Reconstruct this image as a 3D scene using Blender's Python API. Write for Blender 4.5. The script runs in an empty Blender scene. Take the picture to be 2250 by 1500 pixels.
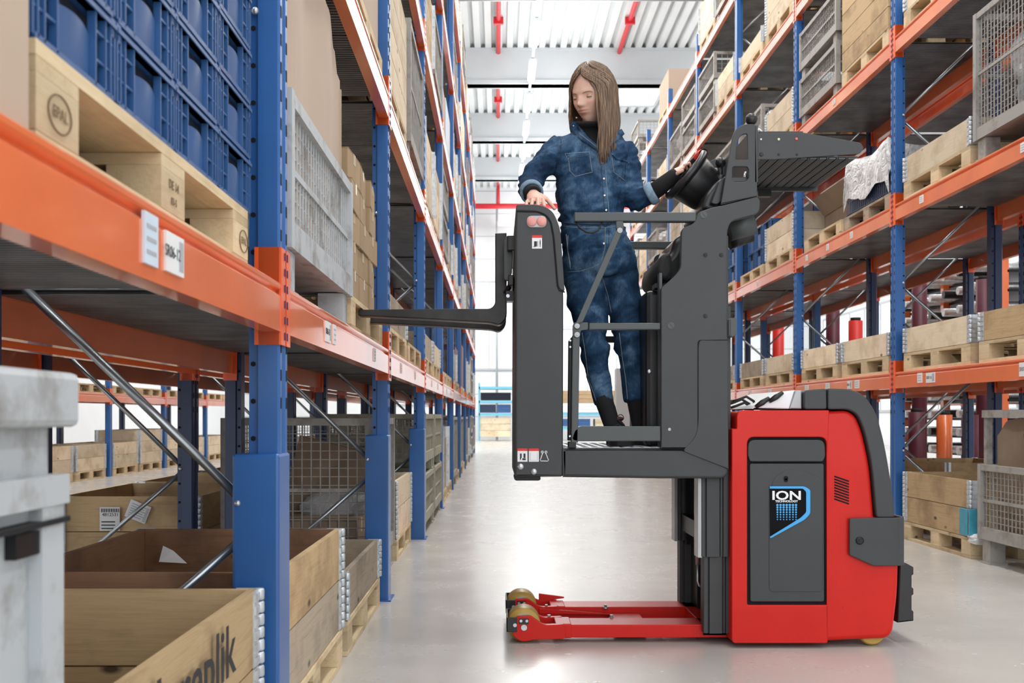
import bpy, math, random
from mathutils import Vector, Matrix, noise
from mathutils.bvhtree import BVHTree
from math import sin, cos, pi, radians as R

# ---------------------------------------------------------------- camera, world, lights
S = bpy.context.scene
COL = S.collection
F, VX, VY, H = 2343.0, 1092.0, 914.0, 0.98       # focal length in px, vanishing point, eye height
cam_d = bpy.data.cameras.new('camera')
cam = bpy.data.objects.new('camera', cam_d); COL.objects.link(cam)
cam.location = (0, 0, H); cam.rotation_euler = (pi/2, 0, 0)
cam_d.sensor_width = 36; cam_d.lens = F/2250*36
cam_d.shift_x = (1125-VX)/2250; cam_d.shift_y = (VY-750)/2250
cam_d.clip_start = 0.05; cam_d.clip_end = 200
cam_d.dof.use_dof = True; cam_d.dof.focus_distance = 4.75; cam_d.dof.aperture_fstop = 6.3
S.camera = cam
S.view_settings.view_transform = 'Standard'; S.view_settings.look = 'None'
S.view_settings.gamma = 1; S.view_settings.use_curve_mapping = False
S.view_settings.exposure = 0.0
w = bpy.data.worlds.new('world'); S.world = w; w.use_nodes = True
bg = w.node_tree.nodes['Background']; bg.inputs[0].default_value = (0.90, 0.95, 1.0, 1); bg.inputs[1].default_value = 1.35
S.cycles.adaptive_threshold = 0.02; S.cycles.max_bounces = 5; S.cycles.diffuse_bounces = 3; S.cycles.glossy_bounces = 3
S.cycles.transparent_max_bounces = 6; S.cycles.transmission_bounces = 3
S.cycles.sample_clamp_indirect = 4.0; S.cycles.caustics_reflective = False; S.cycles.caustics_refractive = False
LAMP = 34.0
def area(name, loc, rot, sx, sy, power, col=(1, .98, .95)):
    d = bpy.data.lights.new(name, 'AREA'); d.shape = 'RECTANGLE'; d.size = sx; d.size_y = sy
    d.energy = power; d.color = col
    o = bpy.data.objects.new(name, d); COL.objects.link(o); o.location = loc; o.rotation_euler = rot
    return o
# lamp rows over the three aisles, plus fills added for front, roof and far end
area('camera_side_fill', (1.2, -5.5, 4.6), (R(90), 0, 0), 12, 8.5, 430, (.96, .98, 1))  # added fill light behind the camera, not a real gate
for lx in (-4.4, 1.3, 7.0):
    area('aisle_lamp_light', (lx, 22, 9.25), (0, 0, 0), .8, 44, 1500)
    area('roof_fill_uplight', (lx, 24, 9.0), (pi, 0, 0), 2.6, 42, 820, (.97, .99, 1))  # added upward fill along the lamp rows, brightens the roof
area('far_wall_fill', (1.0, 38, 9.0), (0, 0, 0), 20, 10, 500, (.97, .99, 1))  # extra fill added to brighten the far wall

def PX(px, Y): return (px-VX)*Y/F
def PZ(py, Y): return H-(py-VY)*Y/F
def P3(px, py, Y): return Vector((PX(px, Y), Y, PZ(py, Y)))

# ---------------------------------------------------------------- materials
def newmat(name):
    m = bpy.data.materials.new(name); m.use_nodes = True
    nt = m.node_tree; b = nt.nodes['Principled BSDF']
    return m, nt, b
def lk(nt, a, b): nt.links.new(a, b)
def coords(nt, scale=(1, 1, 1), kind='Object', rnd=True):
    tc = nt.nodes.new('ShaderNodeTexCoord'); mp = nt.nodes.new('ShaderNodeMapping')
    mp.inputs['Scale'].default_value = scale
    lk(nt, tc.outputs[kind], mp.inputs['Vector'])
    if rnd:
        oi = nt.nodes.new('ShaderNodeObjectInfo'); ml = nt.nodes.new('ShaderNodeMath'); ml.operation = 'MULTIPLY'
        ml.inputs[1].default_value = 37.0
        lk(nt, oi.outputs['Random'], ml.inputs[0]); lk(nt, ml.outputs[0], mp.inputs['Location'])
    return mp.outputs['Vector']
def nz(nt, vec, scale, detail=3, rough=.55, dist=0):
    n = nt.nodes.new('ShaderNodeTexNoise'); n.inputs['Scale'].default_value = scale
    n.inputs['Detail'].default_value = detail; n.inputs['Roughness'].default_value = rough
    n.inputs['Distortion'].default_value = dist
    lk(nt, vec, n.inputs['Vector']); return n.outputs['Fac']
def ramp(nt, fac, stops):
    r = nt.nodes.new('ShaderNodeValToRGB'); e = r.color_ramp.elements
    while len(e) < len(stops): e.new(0.5)
    for i, (p, c) in enumerate(stops):
        e[i].position = p; e[i].color = (c[0], c[1], c[2], 1)
    lk(nt, fac, r.inputs['Fac']); return r.outputs['Color']
def mix(nt, fac, a, b, mode='MIX'):
    m = nt.nodes.new('ShaderNodeMix'); m.data_type = 'RGBA'; m.blend_type = mode
    if isinstance(fac, (int, float)): m.inputs[0].default_value = fac
    else: lk(nt, fac, m.inputs[0])
    for s, v in ((6, a), (7, b)):
        if isinstance(v, tuple): m.inputs[s].default_value = (v[0], v[1], v[2], 1)
        else: lk(nt, v, m.inputs[s])
    return m.outputs[2]
def bump(nt, b, h, strength=.2, dist=.01):
    n = nt.nodes.new('ShaderNodeBump'); n.inputs['Strength'].default_value = strength
    n.inputs['Distance'].default_value = dist
    lk(nt, h, n.inputs['Height']); lk(nt, n.outputs[0], b.inputs['Normal'])
def simple(name, col, rough=.5, metal=0, var=.12, vs=6, bp=0, bs=200, coat=0, spec=.5, emit=None):
    m, nt, b = newmat(name)
    v = coords(nt)
    dk = tuple(c*(1-var) for c in col); lt = tuple(min(1, c*(1+var)) for c in col)
    lk(nt, ramp(nt, nz(nt, v, vs), [(.3, dk), (.7, lt)]), b.inputs['Base Color'])
    b.inputs['Roughness'].default_value = rough; b.inputs['Metallic'].default_value = metal
    b.inputs['Specular IOR Level'].default_value = spec
    if coat: b.inputs['Coat Weight'].default_value = coat; b.inputs['Coat Roughness'].default_value = .08
    if bp: bump(nt, b, nz(nt, v, bs, 2), bp, .002)
    if emit:
        b.inputs['Emission Color'].default_value = (emit[0], emit[1], emit[2], 1); b.inputs['Emission Strength'].default_value = emit[3]
    return m
def wood(name, light, mid, dark, knots=True, rough=.75):
    m, nt, b = newmat(name)
    v = coords(nt, (1.6, 26, 26)); v2 = coords(nt, (1, 1, 1))
    g = ramp(nt, nz(nt, v, 2.2, 5, .6, .6), [(.25, mid), (.5, light), (.75, tuple(.5*(a+c) for a, c in zip(light, mid)))])
    patch = nz(nt, v2, 3.2, 4, .6)
    c = mix(nt, ramp(nt, patch, [(.48, (0, 0, 0)), (.74, (.85, .85, .85))]), g, dark)
    if knots:
        vo = nt.nodes.new('ShaderNodeTexVoronoi'); vo.inputs['Scale'].default_value = 3.4
        mp = coords(nt, (1, 2.1, 2.1)); lk(nt, mp, vo.inputs['Vector'])
        k = ramp(nt, vo.outputs['Distance'], [(.05, (1, 1, 1)), (.12, (0, 0, 0))])
        c = mix(nt, k, c, tuple(x*.35 for x in dark))
    oi = nt.nodes.new('ShaderNodeObjectInfo'); hs = nt.nodes.new('ShaderNodeHueSaturation')
    mr = nt.nodes.new('ShaderNodeMapRange'); mr.inputs['To Min'].default_value = .8; mr.inputs['To Max'].default_value = 1.12
    lk(nt, oi.outputs['Random'], mr.inputs[0]); lk(nt, mr.outputs[0], hs.inputs['Value']); lk(nt, c, hs.inputs['Color'])
    lk(nt, hs.outputs[0], b.inputs['Base Color']); b.inputs['Roughness'].default_value = rough
    bump(nt, b, nz(nt, v, 2.5, 5, .65), .35, .004)
    return m
def paint(name, col, rough=.3, chips=(.75, .8, .85), chip_at=.66, coat=.5, cr=.12):
    m, nt, b = newmat(name)
    v = coords(nt, (1, 1, 1)); vs = coords(nt, (1.0, 6.0, .8))
    c0 = ramp(nt, nz(nt, v, 2.5), [(.3, tuple(x*.88 for x in col)), (.7, tuple(min(1, x*1.08) for x in col))])
    ch = ramp(nt, nz(nt, vs, 9, 6, .7), [(chip_at, (0, 0, 0)), (chip_at+.03, (1, 1, 1))])
    c = mix(nt, ch, c0, chips)
    lk(nt, c, b.inputs['Base Color']); b.inputs['Roughness'].default_value = rough
    b.inputs['Coat Weight'].default_value = coat; b.inputs['Coat Roughness'].default_value = cr
    return m
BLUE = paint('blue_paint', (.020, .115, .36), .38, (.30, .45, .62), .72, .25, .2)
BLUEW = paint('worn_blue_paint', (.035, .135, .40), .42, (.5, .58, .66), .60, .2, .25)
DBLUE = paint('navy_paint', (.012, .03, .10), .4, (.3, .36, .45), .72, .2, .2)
ORANGE = paint('orange_paint', (.86, .18, .045), .3, (.9, .35, .2), .78, .7, .07)
ORANGE_C = paint('orange_connector_paint', (.88, .12, .02), .35, (.9, .4, .25), .74, .4, .12)
RED = simple('red_truck_paint', (.60, .014, .008), .38, var=.04, coat=.12, bp=.02, bs=60, spec=.22)
GREY = simple('charcoal_powder_coat', (.040, .042, .044), .5, var=.06, bp=.25, bs=700)
GREY2 = simple('grey_rail_paint', (.065, .073, .074), .45, var=.05, bp=.15, bs=500)
DARK = simple('black_plastic', (.012, .012, .013), .35, var=.2, bp=.1, bs=300)
DARKM = simple('dark_oily_steel', (.018, .018, .019), .3, .6, var=.2)
RUBBER = simple('black_rubber', (.014, .014, .015), .7, var=.2)
STEEL = simple('galvanized_steel', (.55, .57, .59), .35, .85, var=.18, vs=18)
GALV = simple('galvanized_zinc_plate', (.62, .66, .69), .42, .55, var=.2, vs=25)
BRACE = simple('zinc_tube', (.42, .45, .47), .3, .85, var=.1)
HOLE = simple('dark_hole', (.004, .004, .006), .9, var=0)
FORK = simple('forged_fork_steel', (.035, .034, .032), .42, .55, var=.25, vs=12)
DECK = simple('galvanized_deck', (.20, .205, .21), .42, .7, var=.35, vs=4)
def cagemat(name, col):
    m, nt, b = newmat(name); v = coords(nt)
    c = mix(nt, ramp(nt, nz(nt, v, 7, 5, .65), [(.5, (0, 0, 0)), (.75, (.8, .8, .8))]), col, (.12, .085, .06))
    lk(nt, c, b.inputs['Base Color']); b.inputs['Roughness'].default_value = .55; b.inputs['Metallic'].default_value = .15
    return m
CAGE = cagemat('weathered_cage_steel', (.36, .345, .32))
CAGEL = cagemat('light_cage_steel', (.52, .55, .57))
CAGEG = cagemat('olive_cage_steel', (.36, .35, .27))
WOODP = wood('pallet_wood', (.72, .57, .36), (.58, .43, .24), (.38, .26, .14))
WOODL = wood('pale_collar_wood', (.84, .71, .52), (.72, .57, .37), (.52, .37, .22))
WOODM = wood('tan_collar_wood', (.58, .41, .22), (.44, .29, .14), (.26, .16, .08))
WOODG = wood('weathered_grey_wood', (.46, .38, .28), (.34, .27, .19), (.20, .16, .12))
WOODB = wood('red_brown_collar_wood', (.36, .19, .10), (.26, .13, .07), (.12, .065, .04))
PLY = wood('plywood_sheet', (.62, .48, .30), (.52, .39, .23), (.38, .27, .15), False)
CARD = simple('brown_cardboard', (.42, .29, .17), .85, var=.1, vs=3)
CARDP = simple('pinkish_cardboard', (.52, .40, .31), .85, var=.06, vs=2)
CARDD = simple('dull_cardboard', (.27, .20, .14), .9, var=.12, vs=3)
TAPE = simple('packing_tape', (.5, .38, .22), .3, var=.05)
PAPER = simple('white_paper', (.80, .80, .80), .6, var=.04)
PAPERB = simple('pale_blue_paper', (.62, .72, .82), .6, var=.04)
PRINT = simple('black_print', (.02, .02, .025), .6, var=0)
PRINTG = simple('grey_barcode_print', (.42, .44, .48), .6, var=0)
SIGNRED = simple('red_print', (.75, .03, .02), .5, var=0)
SIGNWHITE = simple('white_print', (.85, .85, .86), .5, var=0)
SIGNBLUE = simple('bright_blue_print', (.05, .38, .80), .4, var=0)
SIGNBLACK = simple('black_sign_film', (.005, .005, .006), .6, var=0, spec=.1)
CRATE = simple('blue_crate_plastic', (.030, .105, .28), .38, var=.1, spec=.6)
CRATED = simple('crate_recess_shade', (.003, .006, .018), .7, var=.2)  # near-black colour stands for shade inside the blue crate openings
NAVYC = simple('navy_crate_plastic', (.02, .04, .09), .4, var=.1)
TURQ = simple('turquoise_film', (.05, .30, .42), .35, var=.15, vs=14)
MAROON = simple('maroon_wrapping', (.10, .012, .028), .5, var=.2)
PURPLE = simple('purple_fabric', (.20, .03, .12), .7, var=.2)
SILVER = simple('silver_profiles', (.62, .63, .64), .3, .7, var=.2, vs=20)
YELLOW = simple('amber_polyurethane', (.48, .30, .06), .4, var=.1)
BULGE = simple('dark_roll_film', (.02, .022, .026), .2, var=.2)
SHELF = simple('light_blue_shelf_paint', (.16, .50, .66), .4, var=.05)
WHITEW = simple('white_wall_panel', (.80, .82, .84), .55, var=.03, vs=1)
SEAM = simple('panel_seam', (.50, .53, .56), .6, var=.05)
GIRDER = simple('light_grey_girder', (.56, .59, .61), .6, var=.04, vs=.8)
PIPE = simple('red_pipe_paint', (.62, .02, .03), .4, var=.05)
LENS = simple('grey_lens_housing', (.45, .46, .47), .2, var=.05)
LAMPRED = simple('pale_red_lens', (.75, .30, .27), .15, var=.1)
def filmmat():
    m, nt, b = newmat('clear_plastic_film'); v = coords(nt)
    b.inputs['Base Color'].default_value = (.72, .76, .80, 1); b.inputs['Roughness'].default_value = .16
    b.inputs['Alpha'].default_value = .62; b.inputs['Specular IOR Level'].default_value = .9
    bump(nt, b, nz(nt, v, 16, 5, .6, 1.2), .9, .03)
    return m
FILM = filmmat()
def filmwhite():
    m, nt, b = newmat('milky_plastic_sheet'); v = coords(nt)
    lk(nt, ramp(nt, nz(nt, v, 7, 3, .6, 1.0), [(.35, (.46, .46, .46)), (.65, (.74, .74, .74))]), b.inputs['Base Color'])
    b.inputs['Roughness'].default_value = .35
    bump(nt, b, nz(nt, v, 8, 4, .6, 1.5), .9, .04)
    return m
FILMW = filmwhite()
def emis(name, col, st):
    m, nt, b = newmat(name); b.inputs['Base Color'].default_value = (0, 0, 0, 1)
    b.inputs['Emission Color'].default_value = (*col, 1); b.inputs['Emission Strength'].default_value = st
    return m
LAMPM = emis('lamp_glow', (1, .98, .95), LAMP*.35)
SKYL = emis('skylight_glow', (.93, .97, 1), 2.2)
WINL = emis('window_daylight', (.92, .96, 1), 1.35)
def floormat():
    m, nt, b = newmat('grey_epoxy_floor'); v = coords(nt, rnd=False)
    c = ramp(nt, nz(nt, v, .9, 5, .6), [(.3, (.50, .475, .44)), (.7, (.56, .535, .50))])
    lk(nt, c, b.inputs['Base Color'])
    lk(nt, ramp(nt, nz(nt, v, 3, 4), [(.3, (.20, .20, .20)), (.7, (.30, .30, .30))]), b.inputs['Roughness'])
    b.inputs['Specular IOR Level'].default_value = .6
    bump(nt, b, nz(nt, v, 2.5, 3), .04, .02)
    return m
FLOOR = floormat()
def roofmat():
    m, nt, b = newmat('corrugated_roof_sheet'); v = coords(nt, rnd=False)
    lk(nt, ramp(nt, nz(nt, v, .6), [(.3, (.66, .69, .70)), (.7, (.74, .77, .78))]), b.inputs['Base Color'])
    b.inputs['Roughness'].default_value = .5
    return m
ROOF = roofmat()

# ---------------------------------------------------------------- mesh helpers
WL = {}; PW = {}
def reg(o, parent, world=(0, 0, 0)):
    COL.objects.link(o)
    if parent is not None:
        o.parent = parent; o.matrix_parent_inverse = PW[parent.name].inverted()
    o.location = world
    WL[o.name] = Vector(world); PW[o.name] = Matrix.Translation(Vector(world)); return o
class MB:
    def __init__(s): s.v = []; s.f = []; s.sm = []
    def add(s, vs, fs, smooth=False):
        k = len(s.v); s.v += [tuple(v) for v in vs]; s.f += [tuple(i+k for i in f) for f in fs]; s.sm += [smooth]*len(fs)
        return s
    def box(s, x0, x1, y0, y1, z0, z1, mat=None):
        vs = [Vector((x, y, z)) for z in (z0, z1) for y in (y0, y1) for x in (x0, x1)]
        if mat is not None: vs = [mat @ v for v in vs]
        return s.add(vs, [(0, 2, 3, 1), (4, 5, 7, 6), (0, 1, 5, 4), (2, 6, 7, 3), (0, 4, 6, 2), (1, 3, 7, 5)])
    def cbox(s, c, d, mat=None):
        return s.box(c[0]-d[0]/2, c[0]+d[0]/2, c[1]-d[1]/2, c[1]+d[1]/2, c[2]-d[2]/2, c[2]+d[2]/2, mat)
    def tube(s, pts, r, n=8, caps=True, smooth=True, flat=1.0, up=None):
        pts = [Vector(p) for p in pts]; m = len(pts)
        rs = r if isinstance(r, (list, tuple)) else [r]*m
        vs = []; u = None
        for i, p in enumerate(pts):
            t = (pts[min(i+1, m-1)]-pts[max(i-1, 0)]).normalized()
            if u is None:
                a = Vector(up) if up else (Vector((0, 0, 1)) if abs(t.z) < .9 else Vector((0, 1, 0)))
                u = (a-t*a.dot(t)).normalized()
            else:
                u = (u-t*u.dot(t)).normalized()
            w_ = t.cross(u)
            for k in range(n):
                a = 2*pi*k/n+pi/n
                vs.append(p+(u*cos(a)*flat+w_*sin(a))*rs[i])
        fs = [(i*n+k, i*n+(k+1) % n, (i+1)*n+(k+1) % n, (i+1)*n+k) for i in range(m-1) for k in range(n)]
        if caps: fs += [tuple(range(n-1, -1, -1)), tuple((m-1)*n+k for k in range(n))]
        s.add(vs, fs, smooth)
        if caps: s.sm[-1] = s.sm[-2] = False
        return s
    def lathe(s, prof, c, axis, n=24, smooth=True):   # prof: (r, h) along axis from c
        ax = Vector(axis).normalized(); a = Vector((0, 0, 1)) if abs(ax.z) < .9 else Vector((1, 0, 0))
        u = (a-ax*a.dot(ax)).normalized(); w_ = ax.cross(u); c = Vector(c); vs = []
        for r, h in prof:
            for k in range(n):
                q = 2*pi*k/n; vs.append(c+ax*h+(u*cos(q)+w_*sin(q))*max(r, 1e-4))
        m = len(prof)
        fs = [(i*n+k, i*n+(k+1) % n, (i+1)*n+(k+1) % n, (i+1)*n+k) for i in range(m-1) for k in range(n)]
        fs += [tuple(range(n-1, -1, -1)), tuple((m-1)*n+k for k in range(n))]
        s.add(vs, fs, smooth); s.sm[-1] = s.sm[-2] = False
        return s
    def sphere(s, c, r, n=12, m=8, sc=(1, 1, 1), rot=None):
        vs = []; c = Vector(c)
        for i in range(m+1):
            a = pi*i/m
            for k in range(n):
                q = 2*pi*k/n
                d = Vector((sin(a)*cos(q)*sc[0], sin(a)*sin(q)*sc[1], cos(a)*sc[2]))*r
                if rot is not None: d = rot @ d
                vs.append(c+d)
        fs = [(i*n+k, (i+1)*n+k, (i+1)*n+(k+1) % n, i*n+(k+1) % n) for i in range(m) for k in range(n)]
        return s.add(vs, fs, True)
    def torus(s, c, axis, Rr, r, n=40, m=12, a0=0, a1=2*pi):
        ax = Vector(axis).normalized(); a = Vector((0, 0, 1)) if abs(ax.z) < .9 else Vector((1, 0, 0))
        u = (a-ax*a.dot(ax)).normalized(); w_ = ax.cross(u); c = Vector(c)
        full = abs(a1-a0-2*pi) < 1e-6; N = n if full else n+1; vs = []
        for i in range(N):
            q = a0+(a1-a0)*i/n; d = u*cos(q)+w_*sin(q)
            for k in range(m):
                b = 2*pi*k/m; vs.append(c+d*(Rr+r*cos(b))+ax*r*sin(b))
        fs = [(i*m+k, i*m+(k+1) % m, ((i+1) % N)*m+(k+1) % m, ((i+1) % N)*m+k) for i in range(n) for k in range(m)]
        return s.add(vs, fs, True)
    def sheet(s, grid, smooth=True):      # grid of rows of points
        n = len(grid[0]); vs = [p for row in grid for p in row]
        fs = [(i*n+k, i*n+k+1, (i+1)*n+k+1, (i+1)*n+k) for i in range(len(grid)-1) for k in range(n-1)]
        return s.add(vs, fs, smooth)
    def mesh(s, name, m):
        me = bpy.data.meshes.new(name); me.from_pydata(s.v, [], s.f)
        me.polygons.foreach_set('use_smooth', s.sm)
        if m is not None: me.materials.append(m)
        me.update(); return me
    def build(s, name, m, parent=None, origin=(0, 0, 0), bevel=0, kind=None):
        if any(origin):
            o3 = Vector(origin); s.v = [tuple(Vector(v)-o3) for v in s.v]
        o = bpy.data.objects.new(name, s.mesh(name, m)); reg(o, parent, origin)
        if bevel: bev(o, bevel)
        if kind: o['kind'] = kind
        return o
def bev(o, wd, seg=2):
    b = o.modifiers.new('bevel', 'BEVEL'); b.width = wd; b.segments = seg; b.limit_method = 'ANGLE'; b.angle_limit = R(40)
    return o
def inst(me, name, parent, world, rot=None):
    o = bpy.data.objects.new(name, me); reg(o, parent, world)
    if rot is not None: o.rotation_euler = rot
    return o
USED = set()
def tag(o, label, cat, group=None, kind=None):
    if group is None:
        b = label; n = 2
        assert label not in USED, label
    USED.add(label)
    o['label'] = label; o['category'] = cat
    if group: o['group'] = group
    if kind: o['kind'] = kind
    return o
def thing(name, label, cat, loc, rz=0, group=None):
    o = bpy.data.objects.new(name, None); o.empty_display_size = .1; reg(o, None, loc); o.rotation_euler = (0, 0, rz)
    PW[o.name] = Matrix.Translation(Vector(loc)) @ Matrix.Rotation(rz, 4, 'Z')
    return tag(o, label, cat, group)
def struct(o): o['kind'] = 'structure'; return o
def bake(o):
    dg = bpy.context.evaluated_depsgraph_get(); dg.update()
    me = bpy.data.meshes.new_from_object(o.evaluated_get(dg)); old = o.data
    o.modifiers.clear(); return me
def rpoly(pts, r, n=5):
    out = []; m = len(pts); rs = r if isinstance(r, (list, tuple)) else [r]*m
    for i in range(m):
        p = Vector(pts[i]); a = Vector(pts[i-1]); b = Vector(pts[(i+1) % m])
        rr = min(rs[i], (a-p).length*.49, (b-p).length*.49)
        if rr < 1e-5: out.append(p); continue
        u = p+(a-p).normalized()*rr; w_ = p+(b-p).normalized()*rr
        for k in range(n+1):
            t = k/n; out.append(u*(1-t)**2+p*2*t*(1-t)+w_*t*t)
    return out
def plate(name, loops, y0, y1, mat, parent, bevel=.003, frame=None, seg=2, smooth=False):
    """2D outline (x,z) with holes extruded from y0 to y1, soft edges"""
    cu = bpy.data.curves.new(name, 'CURVE'); cu.dimensions = '2D'; cu.fill_mode = 'BOTH'
    bevel = min(bevel, abs(y1-y0)*.45)
    cu.extrude = abs(y1-y0)/2-bevel; cu.bevel_depth = bevel; cu.bevel_resolution = seg; cu.offset = -bevel
    for lp in loops:
        sp = cu.splines.new('POLY'); sp.points.add(len(lp)-1)
        for q, p in zip(sp.points, lp): q.co = (p[0], p[1], 0, 1)
        sp.use_cyclic_u = True
    t = bpy.data.objects.new('tmp', cu); COL.objects.link(t)
    dg = bpy.context.evaluated_depsgraph_get()
    me = bpy.data.meshes.new_from_object(t.evaluated_get(dg))
    bpy.data.objects.remove(t); bpy.data.curves.remove(cu)
    M4 = frame if frame is not None else Matrix(((1, 0, 0, 0), (0, 0, -1, (y0+y1)/2), (0, 1, 0, 0), (0, 0, 0, 1)))
    me.transform(M4); me.materials.clear(); me.materials.append(mat); me.name = name
    o = bpy.data.objects.new(name, me); reg(o, parent, (0, 0, 0)); return o
def pp(pts, Y): return [(PX(a, Y), PZ(b, Y)) for a, b in pts]
def text(s, size, mat, parent, world, rot, name='lettering', ext=.0006, align='CENTER', sx=1, bold=0):
    cu = bpy.data.curves.new(name, 'FONT'); cu.body = s; cu.size = size; cu.extrude = ext; cu.align_x = align; cu.align_y = 'CENTER'
    cu.offset = bold; cu.materials.append(mat); cu.resolution_u = 3
    t = bpy.data.objects.new('tmp', cu); COL.objects.link(t)
    me = bpy.data.meshes.new_from_object(t.evaluated_get(bpy.context.evaluated_depsgraph_get()))
    bpy.data.objects.remove(t); bpy.data.curves.remove(cu)
    o = bpy.data.objects.new(name, me); reg(o, parent, world); o.rotation_euler = rot; o.scale = (sx, 1, 1); return o
FACE_CAM = (pi/2, 0, 0)           # lettering read from -Y
FACE_R = (pi/2, 0, pi/2)          # on a face looking to +X
FACE_L = (pi/2, 0, -pi/2)         # on a face looking to -X
# ---------------------------------------------------------------- the hall
XW0, XW1, YB, ZR = -11.0, 13.2, 45.0, 10.6
struct(MB().box(XW0-.5, XW1+.5, -8, YB+.5, -.2, 0).build('floor', FLOOR))
rf = MB(); prof = []; x = XW0-.5
while x < XW1+.5:
    for dx, dz in ((0, 0), (.15, 0), (.18, .11), (.25, .11)): prof.append((x+dx, ZR+dz))
    x += .28
rf.sheet([[(a, yy, b) for a, b in prof] for yy in (-6, YB+.3)], False)
rf.sheet([[(a, yy, b+.16) for a, b in prof] for yy in (YB+.3, -6)], False)
struct(rf.build('ceiling', ROOF))
struct(MB().box(XW0-.5, XW1+.5, YB, YB+.3, 0, ZR+.3).build('wall_back', WHITEW))
wb = bpy.data.objects['wall_back']
for k in range(1, 12):
    MB().box(XW0, XW1, YB-.012, YB+.002, k*.95, k*.95+.03).build('panel_joint', SEAM, wb)
struct(MB().box(XW0-.5, XW0, -6, YB, 0, ZR+.3).build('wall_left', WHITEW))
struct(MB().box(XW1, XW1+.3, -6, YB, 0, ZR+.3).build('wall_right', WHITEW))
for i, (y, z0) in enumerate([(10.2, 9.7), (16.1, 9.7), (22.0, 9.68), (27.9, 9.66), (33.9, 9.72), (39.7, 9.78)]):
    struct(MB().box(XW0, XW1, y, y+.32, z0, ZR).box(XW0, XW1, y-.06, y+.38, z0, z0+.1).box(XW0, XW1, y-.06, y+.38, ZR-.06, ZR).build('trim_%d' % (i+1), GIRDER))
# daylight windows in the back wall, added glowing ones in the right wall
def window(n, x0, x1, y0, y1, z0, z1, axis):
    if axis == 'y':   # in back wall
        fr = MB().box(x0-.08, x1+.08, YB-.05, YB, z0-.08, z0).box(x0-.08, x1+.08, YB-.05, YB, z1, z1+.08).box(x0-.08, x0, YB-.05, YB, z0, z1).box(x1, x1+.08, YB-.05, YB, z0, z1)
        k = int((x1-x0)/1.2)
        for i in range(1, k): fr.box(x0+(x1-x0)*i/k-.02, x0+(x1-x0)*i/k+.02, YB-.05, YB, z0, z1)
        o = struct(fr.build('window_%d' % n, SEAM)); MB().box(x0, x1, YB-.02, YB-.01, z0, z1).build('pane', WINL, o)
    else:
        xx = XW1; fr = MB()
        for a, b in ((z0-.08, z0), (z1, z1+.08)): fr.box(xx-.05, xx, y0-.08, y1+.08, a, b)
        k = int((y1-y0)/1.5)
        for i in range(k+1): fr.box(xx-.05, xx, y0+(y1-y0)*i/k-.03, y0+(y1-y0)*i/k+.03, z0, z1)
        o = struct(fr.build('window_%d' % n, SEAM)); MB().box(xx-.02, xx-.01, y0, y1, z0, z1).build('pane', WINL, o)
window(1, -4.5, -2.2, 0, 0, 1.5, 6.0, 'y'); window(2, 2.6, 7.5, 0, 0, 1.2, 4.6, 'y'); window(3, -1.6, 2.2, 0, 0, 3.0, 6.6, 'y')
window(4, 0, 0, 6, 24, 1.6, 4.6, 'x'); window(5, 0, 0, 27, 43, 1.2, 4.8, 'x')  # glowing panels added to make the right background bright
# red pipes, skylights, lamps
for i, x in enumerate((.035, 3.2, -3.2, 6.4)):
    d = ['red sprinkler pipe running up the roof middle, left one of the two in view', 'red sprinkler pipe under the roof to the right above the aisle', 'red sprinkler pipe under the roof above the left rack', 'red sprinkler pipe under the roof above the right racks'][i]
    rt = thing('sprinkler_pipe', d, 'pipe', (x, 20, ZR-.15))
    MB().tube([(x, 4, ZR-.1), (x, YB-1.2, ZR-.1)], .06, 8).build('pipe', PIPE, rt)
    for yy in (14.5, 17, 20.3, 23.2, 25.6, 29.5, 32, 36): MB().box(x-.12, x+.12, yy, yy+.08, ZR-.2, ZR-.03).build('hanger', PIPE, rt)
rt = thing('crossing_pipe', 'long red horizontal pipe across the far end wall under the roof', 'pipe', (0, YB-1, 9.6))
MB().tube([(XW0, YB-.9, 9.66), (XW1, YB-.9, 9.66)], .11, 10).build('pipe', PIPE, rt)
MB().tube([(.05, YB-.9, 9.66), (.05, YB-.9, 10.58)], .07, 8).build('riser', PIPE, rt)
for i, (sx, sy) in enumerate(((4.2, 31.6), (-4.9, 25.5), (9.5, 25.5))):
    rt = thing('skylight', 'bright white roof skylight ' + ('beside the woman\'s head above the right rack end', 'over the far left rack', 'over the far right rack')[i], 'skylight', (sx, sy, ZR-.02))
    MB().box(sx-.62, sx+.62, sy-1.3, sy+1.3, ZR-.03, ZR-.01).build('panel', SKYL, rt)
    MB().box(sx-.7, sx+.7, sy-1.4, sy-1.3, ZR-.06, ZR).box(sx-.7, sx+.7, sy+1.3, sy+1.4, ZR-.06, ZR).box(sx-.7, sx-.62, sy-1.3, sy+1.3, ZR-.06, ZR).box(sx+.62, sx+.7, sy-1.3, sy+1.3, ZR-.06, ZR).build('frame', SEAM, rt)
LZ = 9.45
ORD = ['first', 'second', 'third', 'fourth', 'fifth', 'sixth', 'seventh', 'eighth', 'ninth', 'tenth', 'eleventh']
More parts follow.
